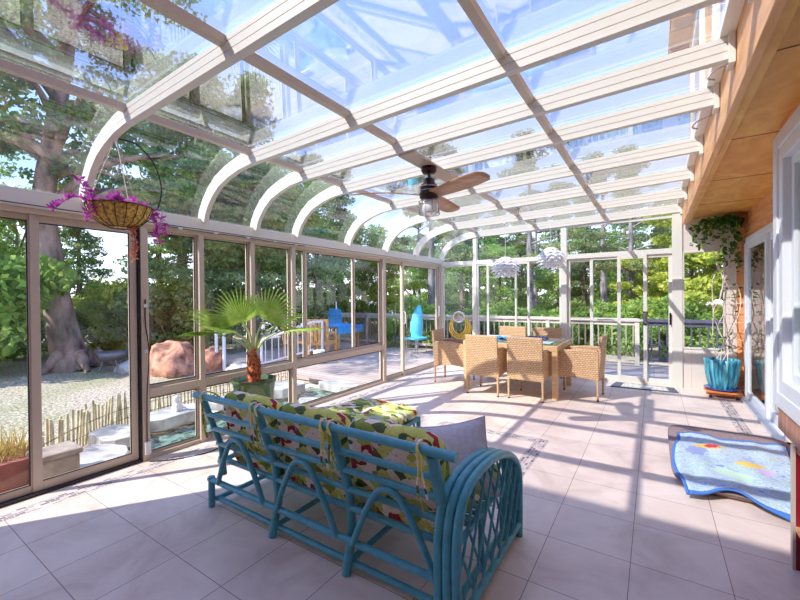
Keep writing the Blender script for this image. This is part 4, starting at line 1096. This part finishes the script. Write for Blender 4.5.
gp = thing('grass_planter', 'terracotta trough with dry yellow grass outside the left door', 'plant', (-4.35, .72, GZ))
obj('trough', MB().extr([(-4.55, GZ), (-4.15, GZ), (-4.10, .18), (-4.16, .18), (-4.18, .12), (-4.52, .12), (-4.54, .18), (-4.60, .18)], 'Y', .45, 1.0), M['terracotta'], gp)
gg = MB(); rnd = random.Random(8)
for i in range(220):
    p = Vector((rnd.uniform(-4.5, -4.2), rnd.uniform(.5, .95), .12)); leaf_quad(gg, p, Vector((rnd.uniform(-.5, .5), rnd.uniform(-.5, .5), 1)), rnd.uniform(.15, .34), .012)
M['drygrass'] = leafy('dry_grass', (176, 150, 80), (206, 184, 110), (226, 210, 150), 20)
obj('grass_blades', gg, M['drygrass'], gp, fix=False)
sb = thing('stone_box', 'squat grey stone box outside the left sliding door', 'box', (-4.15, 1.08, -.05))
obj('box_body', MB().box(-4.28, -4.02, .96, 1.22, -.05, .14), M['stonebox'], sb, .02)
obj('box_lid', MB().box(-4.30, -4.0, .94, 1.24, .14, .19), M['stonebox'], sb, .02)

# white stair railing and newel
sr = thing('stair_railing', 'white metal stair railing with slanted balusters at the deck steps', 'railing', (-6.7, 5.8, -.03))
A = Vector((-7.0, 5.25, -.03)); B = Vector((-6.3, 6.35, -.03))
def lerp(t, z): p = A.lerp(B, t); return (p.x, p.y, z)
obj('top_rail', MB().tube([lerp(0, .52), lerp(.85, .88), lerp(1, .88)], .024, 8), M['whiterail'], sr)
obj('bottom_rail', MB().tube([lerp(0, .02), lerp(.85, .26)], .02, 8), M['whiterail'], sr)
for k in range(8): t = .06+k*.105; obj('baluster', MB().tube([lerp(t, .02+t*.28), lerp(t, .52+t*.42)], .012, 6), M['whiterail'], sr)
obj('post', MB().tube([lerp(0, -.1), lerp(0, .54)], .026, 8), M['whiterail'], sr); obj('post', MB().tube([lerp(1, -.03), lerp(1, .9)], .026, 8), M['whiterail'], sr)
nw = thing('railing_post', 'separate white rail post at the foot of the deck steps', 'post', (-7.75, 4.75, GZ))
obj('post_pair', MB().tube([(-7.80, 4.72, GZ), (-7.80, 4.72, .80)], .035, 8).tube([(-7.68, 4.82, GZ), (-7.68, 4.82, .78)], .035, 8), M['whiterail'], nw)
obj('rail_cap', MB().tube([(-7.82, 4.70, .80), (-7.66, 4.84, .79)], .03, 8), M['whiterail'], nw)

# deck railings
def railing(name, label, x0, x1, y, m, mb_, step=.13, cap=.10):
    t = thing(name, label, 'railing', ((x0+x1)/2, y, -.03))
    obj('top_rail', MB().box(x0, x1, y-.06, y+.06, .90-cap*.3, .93), M[m], t)
    obj('upper_rail', MB().box(x0, x1, y-.02, y+.02, .79, .87), M[m], t)
    obj('lower_rail', MB().box(x0, x1, y-.02, y+.02, .06, .13), M[m], t)
    n = int((x1-x0)/1.6)
    for k in range(n+1): xx = x0+.04+(x1-x0-.08)*k/n; obj('post', MB().box(xx-.04, xx+.04, y-.04, y+.04, -.03, .90), M[m], t)
    b0 = obj('baluster', MB().box(x0+step-.013, x0+step+.013, y-.016, y+.016, .13, .79), M[mb_], t)
    k = 2
    while x0+k*step < x1 and k < 98:
        b = b0.copy(); col.objects.link(b); b.location = (b0.location.x+(k-1)*step, b0.location.y, b0.location.z); k += 1
railing('deck_railing', 'weathered beige deck railing beyond the dining table', -9.2, -.25, 9.4, 'beigerail', 'balgrey')
railing('deck_railing', 'slate-coloured deck railing behind the rear sliding door', -.17, 4.6, 9.4, 'darkrail', 'darkrail')
fr_ = thing('garden_fence_rail', 'long thin dark fence rail crossing the far garden', 'fence', (-13, 2, GZ))
obj('rail', MB().tube([(-13.2, -8, .66), (-12.6, 4.5, .66), (-10.5, 9.0, .66)], .035, 6), M['darkrail'], fr_)
for q in ((-13.1, -6), (-12.95, -2.8), (-12.8, .4), (-12.66, 3.5), (-11.7, 6.4), (-10.5, 9.0)): obj('post', MB().tube([(q[0], q[1], GZ), (q[0], q[1], .70)], .04, 6), M['darkrail'], fr_)

# hose hung on a bracket
hs = thing('garden_hose', 'coiled yellow garden hose hung on a bracket at the deck railing', 'hose', (-4.0, 9.3, .4))
hx, hy = -4.17, 9.20
for k in range(9):
    yy = hy-.10+(k % 3)*.03; rr = .17+.014*k
    pts = [(hx+rr*1.1*math.cos(a)*(1 if math.sin(a) < 0 else 1-.30*math.sin(a)), yy, .72+(.27+.006*k)*math.sin(a)-.01*k) for a in [i*2*PI/36 for i in range(36)]]
    obj('hose_loop', MB().tube(pts, .018, 7, closed=True), M['yellow'], hs)
obj('hose_bracket', MB().tube([(hx+.15*math.cos(a), hy-.13, .90+.13*math.sin(a)) for a in [i*2*PI/24 for i in range(24)]], .022, 8, closed=True).box(hx-.10, hx+.10, hy, hy+.14, .80, .90), M['panel'], hs)

# outdoor wicker set with blue cloths
ott = thing('patio_table', 'honey wooden patio table on the deck seen through the left window', 'table', (-7.0, 7.55, -.03))
obj('table_top', MB().box(-7.5, -6.5, 7.1, 8.0, .66, .70), M['wicker_out'], ott)
for x in (-7.45, -6.6):
    for y in (7.15, 7.9): obj('leg', MB().box(x, x+.06, y, y+.06, -.03, .66), M['wicker_out'], ott)
ct = obj('tablecloth', MB().box(-7.35, -6.45, 7.05, 8.02, .702, .712).box(-6.462, -6.45, 7.05, 8.02, .52, .702), M['bluecloth'], None, loc=(-6.9, 7.5, .7)); tag(ct, 'bright blue cloth over the wooden patio table', 'cloth')
def patio_chair(x, y, rz, m, label):
    t = thing('patio_chair', label, 'chair', (x, y, -.03), 'honey wooden patio chairs'); c, s = math.cos(rz), math.sin(rz)
    def T(mb): mb.v = [(x+a*c-b*s, y+a*s+b*c, d-.03) for a, b, d in mb.v]; return mb
    obj('seat', T(MB().box(-.27, .27, -.25, .25, .36, .43)), M[m], t)
    bk = MB()
    for k in range(6): bk.box(-.26+k*.095, -.20+k*.095, -.27, -.24, .43, .92)
    bk.box(-.27, .27, -.275, -.235, .90, .96); obj('backrest', T(bk), M[m], t)
    for a in (-.25, .21):
        for b in (-.25, .21): obj('leg', T(MB().box(a, a+.045, b, b+.045, 0, .40)), M[m], t)
        obj('armrest', T(MB().box(a-.01, a+.055, -.25, .25, .60, .64).box(a, a+.045, .20, .24, .4, .6)), M[m], t)
patio_chair(-7.3, 6.5, R(-60), 'wicker_out', 'honey wooden patio chair left of the blue-clothed patio table')
patio_chair(-6.55, 6.6, R(20), 'wicker_out', 'honey wooden patio chair in front of the blue-clothed patio table')
bk = thing('folded_umbrella', 'bright blue folded fabric panel standing behind the patio table', 'parasol', (-7.8, 8.45, -.03))
obj('pole', MB().tube([(-7.8, 8.45, -.03), (-7.8, 8.45, 1.3)], .02, 8), M['whiterail'], bk)
obj('canopy', MB().extr([(-8.08, .50), (-7.62, .50), (-7.64, 1.08), (-8.06, 1.10)], 'Y', 8.40, 8.50), M['bluecloth'], bk, .02)
bc = thing('white_bucket', 'small white bucket on the deck by the patio chair', 'bucket', (-6.15, 6.1, -.03))
obj('bucket', MB().lathe([(.10, 0), (.13, .30), (.12, .30), (.001, .02)], (-6.15, 6.1, -.03), 20), M['figurine'], bc)
# turquoise lounge chair beyond the corner door
lc = thing('lounge_chair', 'turquoise reclining chair with metal legs on the deck outside the corner', 'chair', (-5.2, 8.7, -.03))
obj('back_sling', MB().tube(arc_pts([(-5.2, 8.7, .34), (-5.22, 8.72, .6), (-5.2, 8.75, .9), (-5.18, 8.8, 1.2)], 6), [.15]*4+[.17]*6+[.15]*4+[.12, .10, .08, .06, .04], 14), M['turq'], lc)
obj('seat_sling', MB().obox((-5.1, 8.5, .36), .40, .5, .05), M['turq'], lc, .015)
for x in (-5.28, -4.95):
    for y in (8.3, 8.75): obj('leg', MB().tube([(x, y, -.03), (x, y, .35)], .012, 6), M['chrome'], lc)

# ------------------------------------------------------------------ trees
def crown_mesh(name, seed, puffs, n, size, m):
    rg = np.random.default_rng(seed); P = np.array([p[:3] for p in puffs]); S = np.array([p[3:6] for p in puffs])
    vol = (S.prod(axis=1))**(2/3); idx = rg.choice(len(puffs), n, p=vol/vol.sum())
    d = rg.normal(size=(n, 3)); d /= np.linalg.norm(d, axis=1)[:, None]; r = rg.uniform(.25, 1, n)**.6
    c = P[idx]+d*r[:, None]*S[idx]
    a = rg.normal(size=(n, 3)); a /= np.linalg.norm(a, axis=1)[:, None]; b = np.cross(a, rg.normal(size=(n, 3))); b /= np.linalg.norm(b, axis=1)[:, None]
    s = size*rg.uniform(.6, 1.3, n)[:, None]
    V = np.empty((n, 4, 3)); V[:, 0] = c-a*s; V[:, 1] = c+b*s*.5; V[:, 2] = c+a*s; V[:, 3] = c-b*s*.5
    me = bpy.data.meshes.new(name); me.from_pydata(V.reshape(-1, 3).tolist(), [], np.arange(n*4).reshape(-1, 4).tolist()); me.materials.append(m); return me
def link_mesh(name, me, parent):
    o = bpy.data.objects.new(name, me); col.objects.link(o); o.parent = parent; return o
PROTO = {}
def proto(kind):
    if kind in PROTO: return PROTO[kind]
    rn = random.Random(sum(map(ord, kind))); puffs = []
    tm = MB()
    if kind == 'conifer':      # tall with drooping tiers, 10 m
        for k in range(34):
            z = 1.0+8.6*k/33; rr = 2.3*(1-(z-.6)/10.2)
            for j in range(3):
                a = rn.uniform(0, 2*PI); q = rr*rn.uniform(.35, .85); puffs.append((q*math.cos(a), q*math.sin(a), z-.15*q, .62, .62, .20))
                if j < 2: tm.tube([(0, 0, z+.1), (q*math.cos(a), q*math.sin(a), z-.12*q)], [.03, .012], 4)
        tm.tube([(0, 0, 0), (.1, 0, 4), (0, 0, 9.6)], [.2, .13, .02], 8); n, s, mt_ = 13000, .085, 'leaf0'
    elif kind == 'broad':      # rounded leafy tree, 7 m
        for k in range(42):
            a = rn.uniform(0, 2*PI); z = rn.uniform(.9, 6.6); q = 2.3*math.sqrt(max(.05, 1-((z-3.4)/3.6)**2))*rn.uniform(.2, .9); puffs.append((q*math.cos(a), q*math.sin(a), z, .7, .7, .5))
            if k % 3 == 0: tm.tube([(0, 0, max(.5, z-1.4)), (q*math.cos(a)*.9, q*math.sin(a)*.9, z)], [.06, .02], 5)
        tm.tube([(0, 0, 0), (.1, .1, 2), (0, 0, 5)], [.18, .13, .04], 8); n, s, mt_ = 13000, .09, 'leaf1'
    elif kind == 'maple':
        for k in range(36):
            a = rn.uniform(0, 2*PI); z = rn.uniform(.6, 4.6); q = 2.0*math.sqrt(max(.05, 1-((z-2.4)/2.7)**2))*rn.uniform(.2, .95); puffs.append((q*math.cos(a), q*math.sin(a), z, .6, .6, .22))
            if k % 3 == 0: tm.tube([(0, 0, max(.4, z-1)), (q*math.cos(a)*.9, q*math.sin(a)*.9, z)], [.05, .015], 5)
        tm.tube([(0, 0, 0), (.1, .1, 1.6), (0, 0, 3.6)], [.12, .09, .03], 8); n, s, mt_ = 12000, .09, 'leaf2'
    elif kind == 'pine':       # bare trunk with high sparse crown, 13 m
        for k in range(30):
            z = rn.uniform(4.2, 12.5); a = rn.uniform(0, 2*PI); q = rn.uniform(.6, 3.2)*(1-(z-4)/14); puffs.append((q*math.cos(a), q*math.sin(a), z, .75, .75, .28))
            tm.tube([(0, 0, z-.4), (q*math.cos(a)*.5, q*math.sin(a)*.5, z-.1), (q*math.cos(a), q*math.sin(a), z)], [.07, .045, .015], 5)
        tm.tube([(0, 0, 0), (.15, 0, 5), (0, .1, 12.6)], [.24, .18, .04], 10); n, s, mt_ = 9000, .095, 'leaf3'
    else:                      # shrub
        for k in range(14):
            a = rn.uniform(0, 2*PI); z = rn.uniform(.25, 1.5); q = rn.uniform(.1, .9); puffs.append((q*math.cos(a), q*math.sin(a), z, .42, .42, .34))
            tm.tube([(0, 0, 0), (q*math.cos(a), q*math.sin(a), z)], [.02, .008], 4)
        n, s, mt_ = 5500, .065, 'leaf1'
    me = bpy.data.meshes.new(kind+'_trunk'); me.from_pydata(tm.v, [], tm.f); me.materials.append(M['bark2' if kind == 'pine' else 'bark'])
    me.polygons.foreach_set('use_smooth', [True]*len(me.polygons))
    PROTO[kind] = (crown_mesh(kind+'_foliage', sum(map(ord, kind)), puffs, n, s, M[mt_]), me); return PROTO[kind]
def tree(kind, th, dist, s, label, group, name=None, foliage=None, z=GZ, sz=None):
    fo, tk = proto(kind); x, y = -dist*math.sin(R(th)), dist*math.cos(R(th))
    nm = name or {'conifer': 'conifer_tree', 'broad': 'leafy_tree', 'maple': 'maple_tree', 'pine': 'pine_tree', 'shrub': 'shrub'}[kind]
    t = thing(nm, label, 'shrub' if kind == 'shrub' else 'tree', (x, y, z-.02), group)
    t.rotation_euler = (0, 0, random.uniform(0, 6.28)); t.scale = (s, s, sz or s)
    link_mesh('trunk' if kind != 'shrub' else 'stems', tk, t); f = link_mesh('foliage', fo, t)
    if foliage is not None:
        f.data = fo.copy(); f.data.materials.clear(); f.data.materials.append(M[foliage])
    return t

# the big leaning tree close to the left door
bt_ = thing('big_tree', 'big rough-barked tree with flaking trunk in the gravel beyond the left door', 'tree', (-10.9, 3.0, GZ))
bx0, by0 = -10.9, 3.0
_tp = arc_pts([(bx0+.15, by0+.2, GZ-.05), (bx0+.05, by0+.1, .25), (bx0, by0, .9), (bx0-.1, by0-.12, 2.2), (bx0-.15, by0-.22, 3.6), (bx0-.1, by0+.0, 5.5), (bx0+.1, by0+.2, 8), (bx0, by0, 11)], 6)
obj('trunk', MB().tube(_tp, [max(.05, (.46 if p.z < .1 else .34-.05*min(p.z, 1.5)-.017*p.z)) for p in _tp], 16), M['bark'], bt_)
for k in range(5): a = k*1.25; obj('root', MB().tube([(bx0+.15+.3*math.cos(a), by0+.2+.3*math.sin(a), .25), (bx0+.15+.7*math.cos(a), by0+.2+.7*math.sin(a), GZ)], [.14, .05], 8), M['bark'], bt_)
rn = random.Random(12); puffs = []
for k in range(30):
    z = rn.uniform(3.6, 10.5); a = rn.uniform(0, 2*PI); q = rn.uniform(1.2, 4.4)
    e = Vector((bx0-.6+q*math.cos(a), by0+.6+q*math.sin(a), z)); m_ = Vector((bx0, by0, z-.3)).lerp(e, .5)+Vector((0, 0, .3))
    obj('branch', MB().tube(arc_pts([(bx0, by0, z-.5), m_, e], 4), [.11, .09, .08, .07, .06, .05, .04, .03, .015], 6), M['bark'], bt_)
    for j in range(4): o_ = Vector((rn.uniform(-.8, .8), rn.uniform(-.8, .8), rn.uniform(-.3, .3))); p = m_.lerp(e, rn.uniform(.1, 1))+o_; puffs.append((p.x+10.9, p.y-3.0, p.z-GZ, .65, .65, .24))
link_mesh('foliage', crown_mesh('big_foliage', 5, puffs, 26000, .075, M['leaf0']), bt_)

g1 = 'tall trees beyond the left garden'
tree('conifer', 73.0, 15.5, .52, 'small dark conifer just right of the big rough-barked trunk', g1)
tree('shrub', 81.5, 11.5, 1.5, 'green shrub at the left frame edge beyond the sliding door', 'garden shrubs')
tree('shrub', 79.0, 14.5, 1.3, 'green shrub left of the big tree trunk', 'garden shrubs')
tree('shrub', 70.8, 14.0, 1.0, 'yellow-green shrub behind the fire bowl', 'garden shrubs', foliage='leaf2')
tree('shrub', 69.2, 17.5, 1.3, 'pale shrub under the patch of open sky', 'garden shrubs', foliage='leaf2')
tree('shrub', 66.5, 12.5, 1.2, 'shrub behind the rust-brown boulders', 'garden shrubs', foliage='leaf2')
tree('shrub', 63.2, 11.2, 1.1, 'shrub with pale leaves right of the rust-brown boulders', 'garden shrubs', foliage='leaf3')
tree('broad', 83, 17, .9, 'leafy tree behind the left edge shrub', g1)
tree('broad', 78, 19, .8, 'leafy tree far behind the big trunk', g1)
tree('conifer', 65.0, 14.5, .72, 'tall drooping conifer seen right of the first window post', g1)
tree('conifer', 61.0, 11.5, .80, 'broad conifer standing left of the palm fronds', g1)
tree('broad', 57.5, 14.5, .9, 'leafy tree directly behind the palm fronds', g1)
tree('conifer', 54.0, 11.8, .80, 'conifer behind the white stair railing', g1)
tree('broad', 50.0, 13.5, .85, 'leafy tree behind the patio chairs', g1)
tree('broad', 45.5, 14.0, .80, 'leafy tree behind the blue patio cloth', g1)
tree('conifer', 42.0, 17.0, .75, 'conifer beyond the screened left window', g1)
tree('broad', 38.5, 14.5, .62, 'leafy tree beyond the corner sliding door', g1)
tree('maple', 35.5, 13.0, .62, 'yellow-green tree just left of the turquoise chair', g1)
tree('pine', 62.5, 17.5, .85, 'tall sparse pine above the first curved pane', g1)
tree('pine', 56.0, 16.5, .75, 'tall sparse pine beyond the second curved pane', g1)
tree('pine', 47.0, 17, .62, 'tall sparse pine beyond the middle curved panes', g1)
tree('pine', 84.0, 13.5, .9, 'tall pine above the near left glass roof', g1)
tree('conifer', 93.0, 15.0, .8, 'conifer outside the left frame edge', g1)
# woods beyond the rear deck railing
g2 = 'forest trees beyond the rear deck'
fl_ = 'tall forest tree in the dense woods beyond the rear deck railing'
rn = random.Random(17)
for i in range(13):
    th = 30-i*2.75; kd = ('pine', 'broad', 'conifer')[i % 3]; s = rn.uniform(.50, .66) if kd != 'pine' else rn.uniform(.48, .58)
    if -6 < th < 1.5: s *= .72
    tree(kd, th+rn.uniform(-.6, .6), rn.uniform(15.5, 21), s, fl_, g2)
for i in range(9):
    th = 31-i*4.0; s = rn.uniform(.55, .70) * (.8 if -6 < th < 2 else 1)
    tree(('broad', 'conifer')[i % 2], th, rn.uniform(23, 28), s*1.25, fl_, g2)
tree('pine', 28.8, 12.5, .55, 'slim pine trunk behind the yellow hose', g2)
tree('pine', 2.2, 14.5, .5, 'grey pine trunk behind the rear sliding door', g2)
tree('pine', 14.5, 13.5, .55, 'pine trunk behind the middle rear window', g2)
tree('maple', -4.0, 13.0, .85, 'bright yellow-green maple behind the window over the blue planter', 'maples behind the rear railing')
tree('maple', -8.5, 12.5, .85, 'yellow-green maple at the far right beyond the rear wall', 'maples behind the rear railing')
tree('maple', .6, 14.5, .60, 'small yellow-green maple behind the rear door handle', 'maples behind the rear railing')
for i in range(10):
    th = 33-i*3.9
    tree('shrub', th, rn.uniform(10.8, 12.0), rn.uniform(.65, .95), 'low green shrub along the outside of the rear deck railing', 'shrubs outside the rear railing', z=GZ-.1)

# ------------------------------------------------------------------ light
w = bpy.data.worlds.new('sky'); sc.world = w; w.use_nodes = True; nt = w.node_tree; bg = nt.nodes['Background']
tc = N(nt, 'ShaderNodeTexCoord'); sx = N(nt, 'ShaderNodeSeparateXYZ'); nt.links.new(tc.outputs['Generated'], sx.inputs[0])
rp = ramp(nt, [(0, (220, 218, 214)), (.08, (192, 204, 226)), (.25, (136, 166, 214)), (.6, (110, 142, 208)), (1, (100, 130, 202))])
nt.links.new(sx.outputs[2], rp.inputs[0])
nz = N(nt, 'ShaderNodeTexNoise', i_Scale=2.6, i_Detail=6.); mpz = N(nt, 'ShaderNodeMapping'); mpz.inputs['Scale'].default_value = (1, 1, 2.4)
nt.links.new(tc.outputs['Generated'], mpz.inputs[0]); nt.links.new(mpz.outputs[0], nz.inputs[0])
cr = ramp(nt, [(.5, (0, 0, 0)), (.75, (255, 255, 255))]); nt.links.new(nz.outputs[0], cr.inputs[0])
mx = N(nt, 'ShaderNodeMix', data_type='RGBA'); ml = N(nt, 'ShaderNodeMath', operation='MULTIPLY'); ml.inputs[1].default_value = .5
nt.links.new(cr.outputs[0], ml.inputs[0]); nt.links.new(ml.outputs[0], mx.inputs[0]); nt.links.new(rp.outputs[0], mx.inputs[6]); mx.inputs[7].default_value = (.62, .66, .74, 1)
nt.links.new(mx.outputs[2], bg.inputs[0]); bg.inputs[1].default_value = 2.1
sd = bpy.data.lights.new('sun', 'SUN'); sd.energy = 4.6; sd.angle = R(.6); sd.color = (1, .965, .90)
so = bpy.data.objects.new('sun', sd); col.objects.link(so)
so.rotation_euler = Vector((.625, .90, -1)).to_track_quat('-Z', 'Y').to_euler()

sc.view_settings.view_transform = 'Standard'; sc.view_settings.look = 'None'; sc.view_settings.gamma = 1; sc.view_settings.use_curve_mapping = False
sc.view_settings.exposure = .72
sc.cycles.use_denoising = True
sc.cycles.max_bounces = 10; sc.cycles.transparent_max_bounces = 32; sc.cycles.glossy_bounces = 4; sc.cycles.diffuse_bounces = 5
sc.cycles.sample_clamp_indirect = 6
